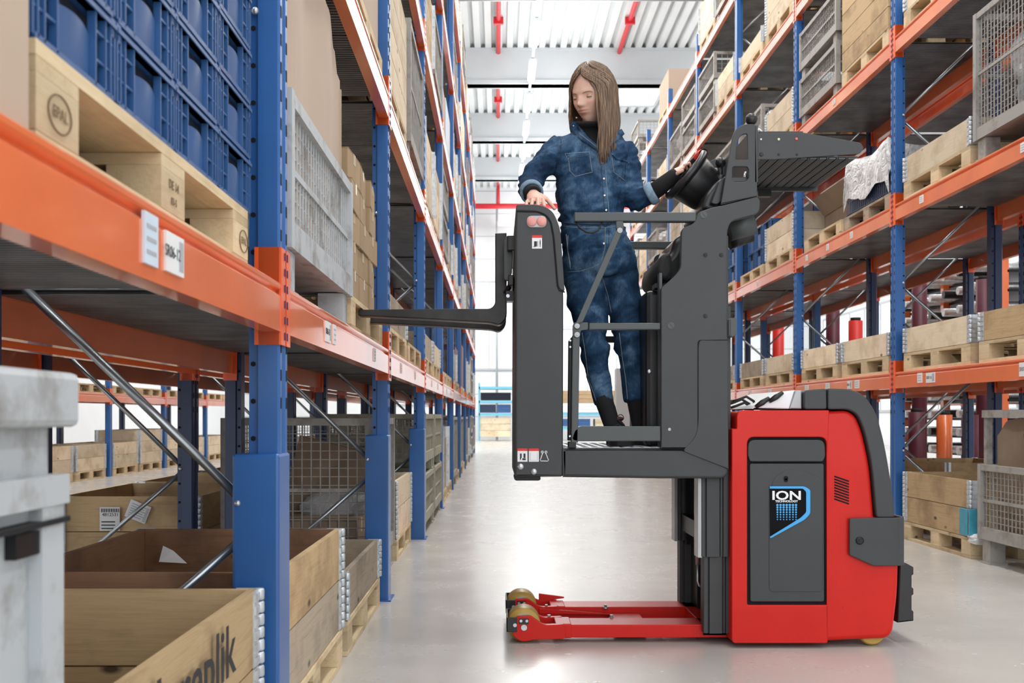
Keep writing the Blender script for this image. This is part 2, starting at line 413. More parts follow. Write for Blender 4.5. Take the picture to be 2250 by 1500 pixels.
for r, lx in enumerate((.86, -4.4, 7.0)):
    nm = ('over the main aisle', 'over the left side aisle', 'over the right side aisle')[r]
    for k, ly in enumerate([21.0, 23.7, 26.3, 28.95, 31.6, 34.3, 36.9, 39.5] if r == 0 else [12+2.9*j for j in range(9)]):
        rt = thing('ceiling_lamp', 'glowing strip lamp %s, %s from the camera' % (nm, ORD[k]), 'lamp', (lx, ly, LZ), 0, 'strip lamps %s' % nm)
        MB().box(lx-.09, lx+.09, ly-.75, ly+.75, LZ+.03, LZ+.1).build('housing', GIRDER, rt)
        MB().tube([(lx, ly-.7, LZ), (lx, ly+.7, LZ)], .06, 8).build('tube', LAMPM, rt)
    rt = MB().box(lx-.03, lx+.03, 9, YB-2, LZ+.12, LZ+.17).build('lamp_rail', GIRDER)
    tag(rt, 'long pale rail carrying the strip lamps %s' % nm, 'rail')
rt = tag(MB().tube([(.0, 44.6, 0.0), (.0, 44.6, 10.5)], .05, 6).build('steel_post', SEAM), 'thin pale vertical downpipe at the far end of the aisle', 'pipe')

# far end: shelves, stacks and a pillar
bs = thing('blue_shelf', 'light blue shelving unit with stacked bins far down the aisle, beside the left rack', 'shelf', (-.05, 42.6, 0))
for z in (1.0, 1.5, 2.05): MB().box(-.72, .62, 42.2, 43.2, z, z+.1).build('shelf_board', SHELF, bs)
for xx in (-.74, .62):
    for yy in (42.2, 43.14): MB().box(xx, xx+.06, yy, yy+.06, 0, 2.3).build('post', SHELF, bs)
def far_crate(x0, x1, y, z0, z1, mat, label, cat='crate', name='wooden_crate'):
    r = thing(name, label, cat, ((x0+x1)/2, y+.5, z0))
    n = 3
    for i in range(n): MB().box(x0, x1, y, y+.03, z0+(z1-z0)*i/n+.005, z0+(z1-z0)*(i+1)/n-.005).build('board', mat, r)
    MB().box(x0, x1, y+.03, y+1, z0, z1-.01).build('body', mat, r)
    return r
far_crate(-.68, .55, 42.3, .16, .92, WOODL, 'pale wooden crate on the floor far down the aisle, under the blue shelf')
far_crate(-.68, -.05, 42.3, 1.12, 1.45, NAVYC, 'navy bin on the far blue shelf, lower left one', 'bin', 'storage_bin')
far_crate(.0, .55, 42.3, 1.12, 1.45, CRATE, 'blue bin on the far blue shelf, lower right one', 'bin', 'storage_bin')
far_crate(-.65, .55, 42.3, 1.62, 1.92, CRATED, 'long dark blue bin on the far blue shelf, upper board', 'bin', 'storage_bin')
bs2 = thing('blue_shelf', 'light blue shelving unit seen behind the woman\'s legs at the far wall', 'shelf', (3.3, 42.6, 0))
for z in (.9, 1.45): MB().box(2.3, 5.2, 42.2, 43.2, z-.45, z-.35).build('shelf_board', SHELF, bs2)
for xx in (2.3, 5.2): MB().box(xx, xx+.06, 42.2, 43.2, 0, 1.3).build('post', SHELF, bs2)
far_crate(2.5, 3.7, 42.3, .58, .88, CRATE, 'blue bin on the far shelf behind the woman\'s shins', 'bin', 'storage_bin')
far_crate(3.9, 5.0, 42.3, .58, .88, WOODL, 'pale wooden box on the far shelf behind the woman\'s shins')
far_crate(2.5, 4.9, 42.3, 1.12, 1.5, WHITEW, 'long white box on top of the far shelf behind the woman', 'box', 'storage_box')
far_crate(2.4, 4.9, 42.3, 1.5, 2.0, CARD, 'stack of brown cartons on the far wall behind the woman\'s knees', 'box', 'carton')
tag(MB().box(2.68, 3.1, 23.9, 24.3, 0, 2.05).build('grey_post', GIRDER), 'grey concrete block post behind the woman\'s shins', 'post')
# the pillar ends hidden behind the truck

# ---------------------------------------------------------------- racks
LV = [1.17+1.36*k for k in range(5)]
def ld(l): return 0 if l == 0 else LV[l-1]+.167
CW, CD = .11, .085             # column width along the aisle, depth
ORD = ['first', 'second', 'third', 'fourth', 'fifth', 'sixth', 'seventh', 'eighth', 'ninth', 'tenth', 'eleventh']
MC = {}
def cached(key, fn):
    if key not in MC: MC[key] = fn()
    return MC[key]
def column_mesh(h, near, mat):
    def mk():
        # C profile in plan: outer face at x=0, going to +x (depth), y centred
        m = MB(); a = CW/2
        pl = [(0, -a), (0, a), (CD*.72, a), (CD*.78, a*.72), (CD, a*.72), (CD, -a*.72), (CD*.78, -a*.72), (CD*.72, -a)]
        pl = [(0, -a+.008), (0, -.022), (.006, -.016), (.006, .016), (0, .022), (0, a-.008), (.006, a), (CD*.68, a), (CD*.74, a*.7), (CD, a*.7), (CD, -a*.7), (CD*.74, -a*.7), (CD*.68, -a), (.006, -a)]
        n = len(pl); vs = [(p[0], p[1], z) for z in (0, h) for p in pl]
        m.add(vs, [(k, (k+1) % n, n+(k+1) % n, n+k)[::-1] for k in range(n)]+[tuple(range(n)), tuple(range(2*n-1, n-1, -1))])
        return m.mesh('column', mat)
    return cached(('col', h, near, mat.name), mk)
def holes_mesh(h, step):
    def mk():
        m = MB(); z = .12
        while z < h-.05:
            for sgn in (-1, 1):
                y = sgn*(CW/2*.7)
                m.lathe([(.0075, 0), (.0075, .0015)], (CD*.87, y, z), (0, sgn, 0), 6, False)
            z += step
        return m.mesh('slot_holes', HOLE)
    return cached(('holes', h, step), mk)
def slots_front(h):
    def mk():
        m = MB(); z = 1.0
        while z < h-.05:
            m.box(-.001, .001, -.042, -.030, z, z+.03); m.box(-.001, .001, .030, .042, z, z+.03); z += .075
        return m.mesh('slot_holes', HOLE)
    return cached(('slots', h), mk)
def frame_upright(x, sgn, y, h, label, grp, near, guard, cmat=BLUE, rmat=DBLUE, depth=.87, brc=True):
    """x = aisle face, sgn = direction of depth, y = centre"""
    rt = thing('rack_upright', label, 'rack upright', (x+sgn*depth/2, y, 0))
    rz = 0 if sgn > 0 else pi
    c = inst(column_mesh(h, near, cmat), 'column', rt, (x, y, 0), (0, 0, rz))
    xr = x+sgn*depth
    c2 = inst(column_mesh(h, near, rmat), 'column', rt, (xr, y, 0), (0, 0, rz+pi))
    if near:
        hm = holes_mesh(h, .10)
        for cc, xx, q in ((c, x, rz), (c2, xr, rz+pi)):
            o = bpy.data.objects.new('slot_holes', hm); COL.objects.link(o); o.parent = cc; o['kind'] = 'stuff'; o['label'] = 'row of punched holes'
        o = bpy.data.objects.new('slot_holes', slots_front(h)); COL.objects.link(o); o.parent = c; o['kind'] = 'stuff'
    if guard:
        gx0, gx1 = sorted((x-sgn*.004, x+sgn*(CD+.035)))
        g = MB().box(gx0, gx1, y-CW/2-.028, y+CW/2+.012, 0, .88).build('impact_guard', BLUE, rt, bevel=.008)
        MB().sphere((x+sgn*.105, y-CW/2-.03, .75), .009, 8, 6).build('bolt', STEEL, g)
        fx0, fx1 = sorted((x-sgn*.02, x+sgn*.15))
        MB().box(fx0, fx1, y-.1, y+.1, 0, .008).build('foot_plate', BLUE, rt)
    elif near:
        fx0, fx1 = sorted((x-sgn*.02, x+sgn*.15))
        MB().box(fx0, fx1, y-.1, y+.1, 0, .008).build('foot_plate', cmat, rt)
    if brc:
        xf, xb = x+sgn*CD*.9, xr-sgn*CD*.9; zs = .72
        while zs < h-.5:
            o = MB().tube([(xf, y-.012, zs), (xb, y-.012, min(h-.05, zs+.70))], .013, 6).build('brace', BRACE, rt)
            o = MB().tube([(xb, y+.016, max(.06, zs-.66)), (xf, y+.016, zs-.04)], .013, 6).build('brace', BRACE, rt)
            if near: MB().sphere((xf-sgn*.012, y-CW/2-.003, zs-.02), .010, 8, 6).build('bolt', STEEL, rt)
            zs += 1.36
    return rt
def beam_mesh(L, lip=True):
    def mk():   # local: x=0 aisle face, depth +x .05, y 0..L, z 0..0.13
        m = MB(); pl = [(0, 0), (0, .094), (.004, .098), (.013, .101), (.013, .108), (.002, .114), (0, .118), (0, .126), (.004, .130), (.05, .130), (.05, 0)]
        n = len(pl); vs = [(p[0], yy, p[1]) for yy in (0, L) for p in pl]
        m.add(vs, [(k, (k+1) % n, n+(k+1) % n, n+k) for k in range(n)]+[tuple(range(n-1, -1, -1)), tuple(range(n, 2*n))])
        return m.mesh('beam', ORANGE)
    return cached(('beam', round(L, 3)), mk)
def conn_mesh(hooks):
    def mk():   # connector at beam end: local x=0 is column face; wraps on the face and inner side
        m = MB(); m.box(-.006, .0, -.047, .0, 0, .26); m.box(-.006, .055, .0, .006, 0, .26)
        m.box(.0, .066, -.004, .006, 0, .26)
        return m.mesh('connector', ORANGE_C)
    return cached(('conn', hooks), mk)
def hook_mesh():
    def mk():
        m = MB()
        for k in range(6): m.box(-.008, -.0055, -.044, -.034, .015+k*.043, .035+k*.043)
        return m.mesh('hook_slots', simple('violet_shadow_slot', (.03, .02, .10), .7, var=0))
    return cached('hooks', mk)
def add_beam(x, sgn, y0, y1, z, label, near, rear=False):
    """y0,y1 = column centres. z = connector bottom"""
    a, b = y0+CW/2, y1-CW/2
    rt = thing('rack_beam', label, 'beam', (x, (a+b)/2, z))
    flip = (sgn < 0)
    me = beam_mesh(b-a)
    # local +x = depth. mirrored via rotation by pi about z for sgn<0
    if sgn > 0: inst(me, 'beam', rt, (x-.004, a, z+.035))
    else: inst(me, 'beam', rt, (x+.004, b, z+.035), (0, 0, pi))
    cm = conn_mesh(1)
    # connector at near end (column y0) and far end (column y1)
    if sgn > 0:
        c1 = inst(cm, 'connector', rt, (x, y1-CW/2, z), (0, 0, 0)); c1.scale = (1, -1, 1)
        c2 = inst(cm, 'connector', rt, (x, y0+CW/2, z))
    else:
        c1 = inst(cm, 'connector', rt, (x, y1-CW/2, z), (0, 0, pi))
        c2 = inst(cm, 'connector', rt, (x, y0+CW/2, z)); c2.scale = (-1, 1, 1)
    if near:
        for c in (c1, c2):
            o = bpy.data.objects.new('hook_slots', hook_mesh()); COL.objects.link(o); o.parent = c; o['kind'] = 'stuff'
    return rt
def deck_mesh(L, D):
    def mk():
        m = MB(); n = int(L/.03); st = L/n; pr = []
        for k in range(n):
            y = k*st; pr += [(y, 0), (y+st*.55, 0), (y+st*.65, .012), (y+st*.95, .012)]
        pr.append((L, 0))
        m.sheet([[(0, a, b) for a, b in pr], [(D, a, b) for a, b in pr]], False)
        m.box(0, D, 0, L, .013, .016)
        return m.mesh('deck_panel', DECK)
    return cached(('deck', round(L, 3), round(D, 3)), mk)
def add_deck(x, sgn, y0, y1, z, depth, label, near):
    rt = thing('rack_deck', label, 'shelf deck', (x+sgn*depth/2, (y0+y1)/2, z+.15))
    n = 3 if near else 1; L = (y1-y0-.13)/n; D = depth-.11
    xx = x+.055 if sgn > 0 else x-depth+.055
    for k in range(n):
        o = inst(deck_mesh(L-.006, D), 'deck_panel', rt, (xx, y0+.065+k*L+.003, z+.148))
    return rt
RK = {}
SHORT = {'left rack': 'left rack', 'right rack': 'right rack', 'rack behind the left rack': 'rack behind left rack', 'rack behind the right rack': 'rack behind right rack',
         'far left rack across the next aisle': 'far left rack', 'far right rack across the next aisle': 'far right rack'}
def rack(name, x, sgn, ys, levels, h, nearn, guard=False, first_level=0, depth=.87, rmat=DBLUE, cmat=BLUE, decks=True, beamsfrom=0, skip=()):
    RK[name] = (x, sgn, ys, depth)
    for i, y in enumerate(ys):
        if i in skip: continue
        frame_upright(x, sgn, y, h, 'blue upright frame, %s pair of posts, %s' % (ORD[i], SHORT[name]), None, i < nearn, guard and i < nearn+1, cmat, rmat, depth, i < nearn+2)
    for i in range(len(ys)-1):
        for k in range(levels):
            z = LV[k]
            # leave out bays whose level is wholly above the frame
            if (z-.3-H)*F/ys[i+1] > VY and k > 0: continue
            add_beam(x, sgn, ys[i], ys[i+1], z, 'orange front beam, %s bay, %s beam level, %s' % (ORD[i], ORD[k], SHORT[name]), i < nearn)
            add_beam(x+sgn*depth, -sgn, ys[i], ys[i+1], z, 'orange rear beam, %s bay, %s beam level, %s' % (ORD[i], ORD[k], SHORT[name]), False)
            if decks: add_deck(x, sgn, ys[i], ys[i+1], z, depth, 'ribbed steel deck, %s bay, %s beam level, %s' % (ORD[i], ORD[k], SHORT[name]), i < nearn)
YA = [.07+2.83*k for k in range(11)]
YR = [5.84+2.86*k for k in range(8)]
rack('left rack', -.58, -1, YA, 5, 7.0, 4, True)
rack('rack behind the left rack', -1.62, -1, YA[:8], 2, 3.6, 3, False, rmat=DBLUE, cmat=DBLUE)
rack('right rack', 3.23, 1, YR, 5, 7.15, 3, False)
rack('rack behind the right rack', 4.28, 1, YR[:7], 3, 5.2, 3, False, cmat=BLUE)
YC = [17.3+2.86*(k-2) for k in range(6)]
rack('far left rack across the next aisle', -6.26, -1, YC, 1, 2.6, 0, True)
YD = [9.2+2.86*k for k in range(6)]
rack('far right rack across the next aisle', 9.0, 1, YD, 2, 3.6, 0, False)
# ---------------------------------------------------------------- goods
RN = random.Random(7)
def board_mesh(dx, dy, dz, mat, bv=False):
    """box centred on its origin with its long side on local x; returns mesh and the rotation that lays it along the given dims"""
    d = (dx, dy, dz); o = sorted(range(3), key=lambda i: -d[i]); L, Wd, T = (d[o[0]], d[o[1]], d[o[2]])
    key = ('bd', round(L, 3), round(Wd, 3), round(T, 3), mat.name)
    me = cached(key, lambda: MB().cbox((0, 0, 0), (L, Wd, T)).mesh('board', mat))
    cols = [Vector([1 if r == o[c] else 0 for r in range(3)]) for c in range(3)]
    M3 = Matrix((cols[0], cols[1], cols[2])).transposed()
    if M3.determinant() < 0: M3 = Matrix((cols[0], cols[1], -cols[2])).transposed()
    return me, M3.to_euler()
class Loc:
    """frame at (x, y, z) turned by rz; parts are placed in its local coordinates"""
    def __init__(s, rt, x, y, z): s.rt = rt; s.o = (x, y, z)
    def board(s, name, c, d, mat, tilt=None):
        me, e = board_mesh(*d, mat); o = bpy.data.objects.new(name, me); COL.objects.link(o); o.parent = s.rt
        o.location = c; o.rotation_euler = e if tilt is None else (tilt.to_matrix() @ e.to_matrix()).to_euler(); return o
    def mesh(s, name, mb, mat, kind=None, bevel=0, parent=None):
        o = bpy.data.objects.new(name, mb if isinstance(mb, bpy.types.Mesh) else mb.mesh(name, mat)); COL.objects.link(o)
        o.parent = parent or s.rt
        if kind: o['kind'] = kind
        if bevel: bev(o, bevel)
        return o
def pallet(x, y, z, label, rz=pi/2, det=True, mat=None, Lx=1.2, Ly=.8):
    mat = mat or WOODP
    rt = thing('pallet', label, 'pallet', (x, y, z), rz); g = Loc(rt, x, y, z)
    if det:
        for yy, wd in ((-Ly/2+.0725, .145), (-Ly/4+.012, .10), (0, .145), (Ly/4-.012, .10), (Ly/2-.0725, .145)):
            g.board('board', (0, yy, .133), (Lx, wd, .021), mat)
        for xx in (-Lx/2+.0725, 0, Lx/2-.0725): g.board('cross_board', (xx, 0, .111), (.145, Ly, .021), mat)
        for yy in (-Ly/2+.05, 0, Ly/2-.05):
            for xx in (-Lx/2+.0725, 0, Lx/2-.0725): g.board('block', (xx, yy, .0615), (.145, .10 if yy else .145, .077), mat)
            g.board('bottom_board', (0, yy, .0115), (Lx, .10 if yy else .145, .0215), mat)
    else:
        def mk():
            m = MB()
            m.cbox((0, 0, .122), (Lx, Ly, .042))
            for yy in (-Ly/2+.05, 0, Ly/2-.05):
                for xx in (-Lx/2+.0725, 0, Lx/2-.0725): m.cbox((xx, yy, .0615), (.145, .10, .077))
                m.cbox((0, yy, .0115), (Lx, .10, .0215))
            return m.mesh('pallet_body', mat)
        g.mesh('pallet_body', cached(('palf', mat.name, Lx, Ly), mk), mat)
    return rt
def hinge_mesh(hh):
    def mk():   # local: corner at the origin, plates running along -x and -y sides, outside at +
        m = MB(); m.box(-.055, .004, 0, .004, 0, hh); m.box(0, .004, -.055, .0, 0, hh)
        k = 0; n = max(3, int(hh/.028))
        for k in range(n):
            z0 = hh*k/n
            m.lathe([(.011, .002), (.013, .006), (.013, hh/n-.005), (.011, hh/n-.001)], (.004, .004, z0), (0, 0, 1), 8)
            m.box(-.05, .006, .003, .008, z0+.004, z0+hh/n-.008); m.box(.003, .008, -.05, .0, z0+.004, z0+hh/n-.008)
        return m.mesh('hinge', GALV)
    return cached(('hinge', round(hh, 3)), mk)
def collar(x, y, z, label, mat, rz=pi/2, det=True, hh=.195, Lx=1.2, Ly=.8, planks=1):
    rt = thing('pallet_collar', label, 'collar', (x, y, z), rz); g = Loc(rt, x, y, z); t = .022
    a, b = Lx/2-.006, Ly/2-.006
    if det:
        ph = hh/planks
        for k in range(planks):
            zc = ph*(k+.5)
            for s in (-1, 1):
                g.board('board', (0, s*(b-t/2), zc), (2*a-.002, t, ph-.003), mat); g.board('board', (s*(a-t/2), 0, zc), (t, 2*b-2*t-.002, ph-.003), mat)
        hm = hinge_mesh(hh)
        for k, (sx, sy) in enumerate(((1, 1), (-1, 1), (-1, -1), (1, -1))):
            o = bpy.data.objects.new('hinge', hm); COL.objects.link(o); o.parent = rt; o.location = (sx*a, sy*b, 0); o.rotation_euler = (0, 0, k*pi/2)
    else:
        def mk():
            m = MB(); m.box(-a, a, b-t, b, 0, hh-.004).box(-a, a, -b, -b+t, 0, hh-.004).box(a-t, a, -b+t, b-t, 0, hh-.004).box(-a, -a+t, -b+t, b-t, 0, hh-.004)
            return m.mesh('side_boards', mat)
        g.mesh('side_boards', cached(('colf', mat.name, round(hh, 3), Lx, Ly), mk), mat, 'stuff')
        if RN.random() < .99:
            def mk2():
                m = MB()
                for sx in (-1, 1):
                    for sy in (-1, 1):
                        m.box(sx*a-.03, sx*a+.03, sy*b-.004, sy*b+.004, 0, hh).box(sx*a-.004, sx*a+.004, sy*b-.03, sy*b+.03, 0, hh)
                return m.mesh('hinges', GALV)
            g.mesh('hinges', cached(('hf', round(hh, 3), Lx, Ly), mk2), GALV, 'stuff')
    return rt
def cage(x, y, z, label, mat=None, rz=pi/2, det=True, hh=.83, Lx=1.24, Ly=.84, px=.05, foot=.14, gate=True):
    mat = mat or CAGE
    rt = thing('mesh_container', label, 'wire container', (x, y, z), rz); g = Loc(rt, x, y, z); a, b = Lx/2, Ly/2; p = .045
    def fr():
        m = MB()
        for sx in (-1, 1):
            for sy in (-1, 1): m.cbox((sx*(a-p/2), sy*(b-p/2), foot+hh/2), (p, p, hh))
        m.cbox((0, b-p/2, foot+hh-.022), (Lx-2*p, p-.006, .04)).cbox((0, -b+p/2, foot+hh-.022), (Lx-2*p, p-.006, .04))
        m.cbox((a-p/2, 0, foot+hh-.022), (p-.006, Ly-2*p, .04)).cbox((-a+p/2, 0, foot+hh-.022), (p-.006, Ly-2*p, .04))
        m.cbox((0, b-.022, foot+.042), (Lx-2*p, .036, .08)).cbox((0, -b+.022, foot+.042), (Lx-2*p, .036, .08))
        m.cbox((a-.022, 0, foot+.042), (.036, Ly-2*p, .08)).cbox((-a+.022, 0, foot+.042), (.036, Ly-2*p, .08))
        return m.mesh('frame', mat)
    g.mesh('frame', cached(('cf', mat.name, hh, Lx, Ly, foot), fr), mat)
    g.mesh('floor_plate', cached(('cb', mat.name, Lx, Ly, foot), lambda: MB().cbox((0, 0, foot+.02), (Lx-.06, Ly-.06, .03)).mesh('floor_plate', mat)), mat)
    def ft():
        m = MB(); m.box(-.07, .07, -.06, .06, 0, .012).box(-.055, .055, -.05, .05, .012, foot); return m.mesh('foot', mat)
    for sx in (-1, 1):
        for sy in (-1, 1):
            o = bpy.data.objects.new('foot', cached(('cfoot', mat.name, foot), ft)); COL.objects.link(o); o.parent = rt; o.location = (sx*(a-.09), sy*(b-.07), 0)
    step = px if det else px*1.6
    def wires(L, y0):
        m = MB(); n = int(L/step); r = .0028
        for k in range(1, n): m.box(-L/2+L*k/n-r*1.2, -L/2+L*k/n+r*1.2, y0-r, y0+.8*r, foot+.06, foot+hh-.03)
        n = int((hh-.1)/step)
        for k in range(1, n+1): zc = foot+.08+(hh-.12)*k/(n+1); m.box(-L/2, L/2, y0-2.2*r, y0-r, zc-r*.8, zc+r*.8)
        if det: m.cbox((0, y0, foot+hh*.52), (L, .012, .02))
        return m.mesh('wire_side', mat)
    for nm, L, rot, off in (('a', Lx-.08, 0, b-.02), ('b', Lx-.08, pi, b-.02), ('c', Ly-.08, pi/2, a-.02), ('d', Ly-.08, -pi/2, a-.02)):
        o = bpy.data.objects.new('wire_side', cached(('cw', mat.name, round(L, 3), round(off, 3), hh, foot, step), lambda: wires(L, off))); COL.objects.link(o)
        o.parent = rt; o.rotation_euler = (0, 0, rot); o['kind'] = 'stuff'
    return rt
def carton(x, y, z, dx, dy, dz, label, mat=None, rz=0, group=None, det=True):
    mat = mat or CARD
    rt = thing('cardboard_box', label, 'box', (x, y, z), rz, group); g = Loc(rt, x, y, z)
    g.mesh('box_body', MB().cbox((0, 0, dz/2), (dx, dy, dz)), mat, bevel=.004 if det else 0)
    if det:
        g.mesh('flap', MB().box(-dx/2, dx/2, -dy/2, -.002, dz, dz+.003), mat); g.mesh('flap', MB().box(-dx/2, dx/2, .002, dy/2, dz, dz+.003), mat)
        g.mesh('tape', MB().box(-dx/2-.001, dx/2+.001, -.025, .025, dz+.003, dz+.004).box(dx/2, dx/2+.001, -.025, .025, dz*.65, dz+.003), TAPE)
    return rt
def bag(x, y, z, sx, sy, sz, label, mat=None, seed=1, name='plastic_bag'):
    mat = mat or FILM; m = MB(); n, k = 26, 16; g = []
    for i in range(k+1):
        v = i/k; row = []
        for j in range(n+1):
            u = 2*pi*j/n; q = (1-(abs(2*v-1))**3.5)**.5 if 0 < v < 1 else .02
            d = Vector((math.copysign(abs(cos(u))**.5, cos(u))*q, math.copysign(abs(sin(u))**.5, sin(u))*q, 2*v-1))
            if j == n: row.append(row[0]); continue
            nn = noise.noise(Vector((d.x*2.5+seed, d.y*2.5, d.z*3)))*.22+noise.noise(Vector((d.x*7+seed, d.y*7, d.z*5)))*.09
            row.append(Vector((d.x*sx/2*(1+nn-.1), d.y*sy/2*(1+nn-.1), (d.z+1)*sz/2*(1+nn*.5))))
        g.append(row)
    m.sheet(g); o = m.build(name, mat); o.location = (x, y, z)
    return tag(o, label, 'bag')
def crate_mesh(w_, d_, h_):
    def mk():   # front at +x, local x depth, y width, z height
        m = MB(); hw, hd = w_/2, d_/2; t = .012
        m.box(-hd, hd-t, -hw+.012, hw-.012, .004, .012)
        m.box(-hd, hd-.03, -hw+.012, -hw+.018, .01, h_-.006).box(-hd, hd-.03, hw-.018, hw-.012, .01, h_-.006).box(-hd, -hd+.008, -hw+.01, hw-.01, .01, h_-.006)
        m.box(-hd, hd, -hw, hw, h_-.016, h_-.010).box(-hd, hd, -hw, -hw+.02, h_-.03, h_).box(-hd, hd, hw-.02, hw, h_-.03, h_)
        m.box(hd-.014, hd+.003, -hw, hw, h_-.016, h_-.008).box(hd-.014, hd, -hw+.01, hw-.01, .0, .010)
        # ribs left and right of the pocket
        for s in (-1, 1):
            for q in (.975, .87, .73, .46): m.box(hd-.013, hd, s*hw*q-.0022, s*hw*q+.0022, .005, h_-.01)
            for zc in (h_*.35, h_*.68): m.box(hd-.013, hd-.002, min(s*hw*.46, s*hw*.98), max(s*hw*.46, s*hw*.98), zc-.002, zc+.002)
        return m.mesh('crate_shell', CRATE)
    return cached(('crs', w_, d_, h_), mk)
def crate_pocket(w_, d_, h_):
    def mk():
        m = MB(); hw, hd = w_/2, d_/2; rows = []
        for i in range(6):
            z = .012+(h_*.64-.012)*i/5; row = []
            for j in range(9):
                u = -1+2*j/8; row.append((hd-.010+.007*(1-u*u)*(.4+.6*i/5), u*hw*.44, z+(.0 if i < 5 else -.006*(u*u))))
            rows.append(row)
        m.sheet([r[::-1] for r in rows]); m.box(hd-.03, hd-.012, -hw*.44, hw*.44, .012, h_*.60)
        return m.mesh('front_panel', CRATE)
    return cached(('crp', w_, d_, h_), mk)
def crate_back(w_, d_, h_):
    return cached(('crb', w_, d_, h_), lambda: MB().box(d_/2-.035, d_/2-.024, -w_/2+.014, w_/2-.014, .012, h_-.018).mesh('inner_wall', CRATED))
def bluecrate(x, y, z, w_, d_, h_, label, group=None):
    rt = thing('plastic_crate', label, 'crate', (x, y, z), 0, group); g = Loc(rt, x, y, z)
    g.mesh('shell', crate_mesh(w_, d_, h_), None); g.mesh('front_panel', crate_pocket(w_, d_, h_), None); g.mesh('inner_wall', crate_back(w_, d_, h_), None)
    return rt
def visible(x0, x1, y0, y1, z0, z1):
    xs, ys = [], []
    for y in (y0, y1):
        if y < .3: y = .3
        for x in (x0, x1):
            for z in (z0, z1): xs.append(VX+x*F/y); ys.append(VY-(z-H)*F/y)
    return max(xs) > -20 and min(xs) < 2270 and max(ys) > -20 and min(ys) < 1520
def where(rk, i, l, far):
    lv = 'floor level' if l == 0 else '%s beam level' % ORD[l-1]
    return '%s, %s bay %s half, %s' % (lv, ORD[i], 'far' if far else 'near', rk)
def load(rk, i, l, far, kind, mat=None, near=False, yoff=0, xoff=0, pm=None):
    x, sgn, ys, depth = RK[rk]
    yc = ys[i]+(.75 if not far else 2.08)+yoff; xc = x+sgn*(.42+xoff); z = ld(l)
    if not visible(xc-.6, xc+.6, yc-.65, yc+.65, z, z+1.0): return
    W_ = where(SHORT[rk], i, l, far); Wp = W_
    det = near
    if kind[0] == 'c' and kind[1:].isdigit():      # pallet with n collars
        n = int(kind[1:]); mat = mat or RN.choice([WOODL, WOODM, WOODL, WOODG])
        pallet(xc, yc, z, 'wooden pallet carrying a crate, '+Wp, det=det, mat=pm)
        for k in range(n):
            collar(xc, yc, z+.146+k*.197, ('single wooden collar, ' if n == 1 else ('bottom', 'second', 'third', 'top')[k]+' wooden collar, ')+W_, mat, det=det, planks=1)
    elif kind == 'g1': cage(xc, yc, z, 'grey wire mesh container, '+W_, mat, det=det)
    elif kind == 'g2':
        cage(xc, yc, z, 'lower half height wire container, '+W_, mat, det=det, hh=.40, foot=.1)
        cage(xc, yc, z+.5, 'upper half height wire container, '+W_, mat, det=det, hh=.40, foot=.1)
    elif kind == 'g1b':
        cage(xc, yc, z, 'wire container holding a bag, '+W_, mat, det=det, hh=.6)
        bag(xc, yc, z+.18, .7, 1.05, .6, 'pale plastic bag in a wire container, '+W_, FILMW, seed=i*7+l)
    elif kind == 'p': pallet(xc, yc, z, 'bare wooden pallet, '+Wp, det=det, mat=pm)
    elif kind == 'ct':
        pallet(xc, yc, z, 'wooden pallet under cartons, '+Wp, det=det)
        carton(xc, yc, z+.146, .76, 1.14, .5+.3*RN.random(), 'brown carton on a pallet, '+W_, mat or CARD, det=det)
    elif kind == 'wb':
        pallet(xc, yc, z, 'wooden pallet under a closed crate, '+Wp, det=det)
        r = thing('wooden_crate', 'closed plank crate, '+W_, 'crate', (xc, yc, z+.146), pi/2); g = Loc(r, xc, yc, z)
        hh = .72
        for k in range(4):
            zc = hh*(k+.5)/4
            for s in (-1, 1): g.board('board', (0, s*.39, zc), (1.18, .02, hh/4-.006), mat or WOODL); g.board('board', (s*.58, 0, zc), (.02, .74, hh/4-.006), mat or WOODL)
        g.board('lid', (0, 0, hh+.008), (1.2, .8, .016), PLY)
    elif kind == 'cr':
        pallet(xc, yc, z, 'wooden pallet under plastic crates, '+Wp, det=det)
        for a in range(3):
            for b in range(2):
                bluecrate(xc, yc-.4+a*.4, z+.146+b*.28, .39, .6, .28, '%s row %s plastic crate, ' % (('lower', 'upper')[b], ('near', 'middle', 'far')[a])+W_, 'plastic crates, '+W_) if sgn < 0 else None
                if sgn > 0:
                    o = bluecrate(xc, yc-.4+a*.4, z+.146+b*.28, .39, .6, .28, '%s row %s plastic crate, ' % (('lower', 'upper')[b], ('near', 'middle', 'far')[a])+W_, 'plastic crates, '+W_); o.rotation_euler = (0, 0, pi)
LR, RR, LB, RB = 'left rack', 'right rack', 'rack behind the left rack', 'rack behind the right rack'
# --- right rack
load(RR, 0, 0, True, 'c2', WOODM, True, 0, .0)
load(RR, 0, 1, True, 'c1', WOODL, True); load(RR, 0, 1, False, 'c1', WOODM, True)
load(RR, 1, 1, False, 'c1', WOODL, True); load(RR, 1, 1, True, 'c1', WOODL, True)
load(RR, 2, 1, False, 'c1', WOODL, True); load(RR, 2, 1, True, 'c1', WOODG, True)
load(RR, 3, 1, False, 'c1', WOODG); load(RR, 3, 1, True, 'c1', WOODM)
load(RR, 1, 0, False, 'c1', WOODM); load(RR, 2, 0, False, 'c2', WOODM)
load(RR, 0, 2, True, 'c1', WOODL, True)
load(RR, 2, 2, False, 'c2', WOODL, True); load(RR, 2, 2, True, 'cr', None, True); load(RR, 3, 2, False, 'cr'); load(RR, 3, 2, True, 'c2')
load(RR, 0, 3, True, 'c1', WOODL, True)
load(RR, 1, 3, False, 'wb', WOODM, True); load(RR, 1, 3, True, 'g2', CAGE, True)
load(RR, 2, 3, False, 'c2', WOODL, True); load(RR, 2, 3, True, 'g1b', CAGE, True)
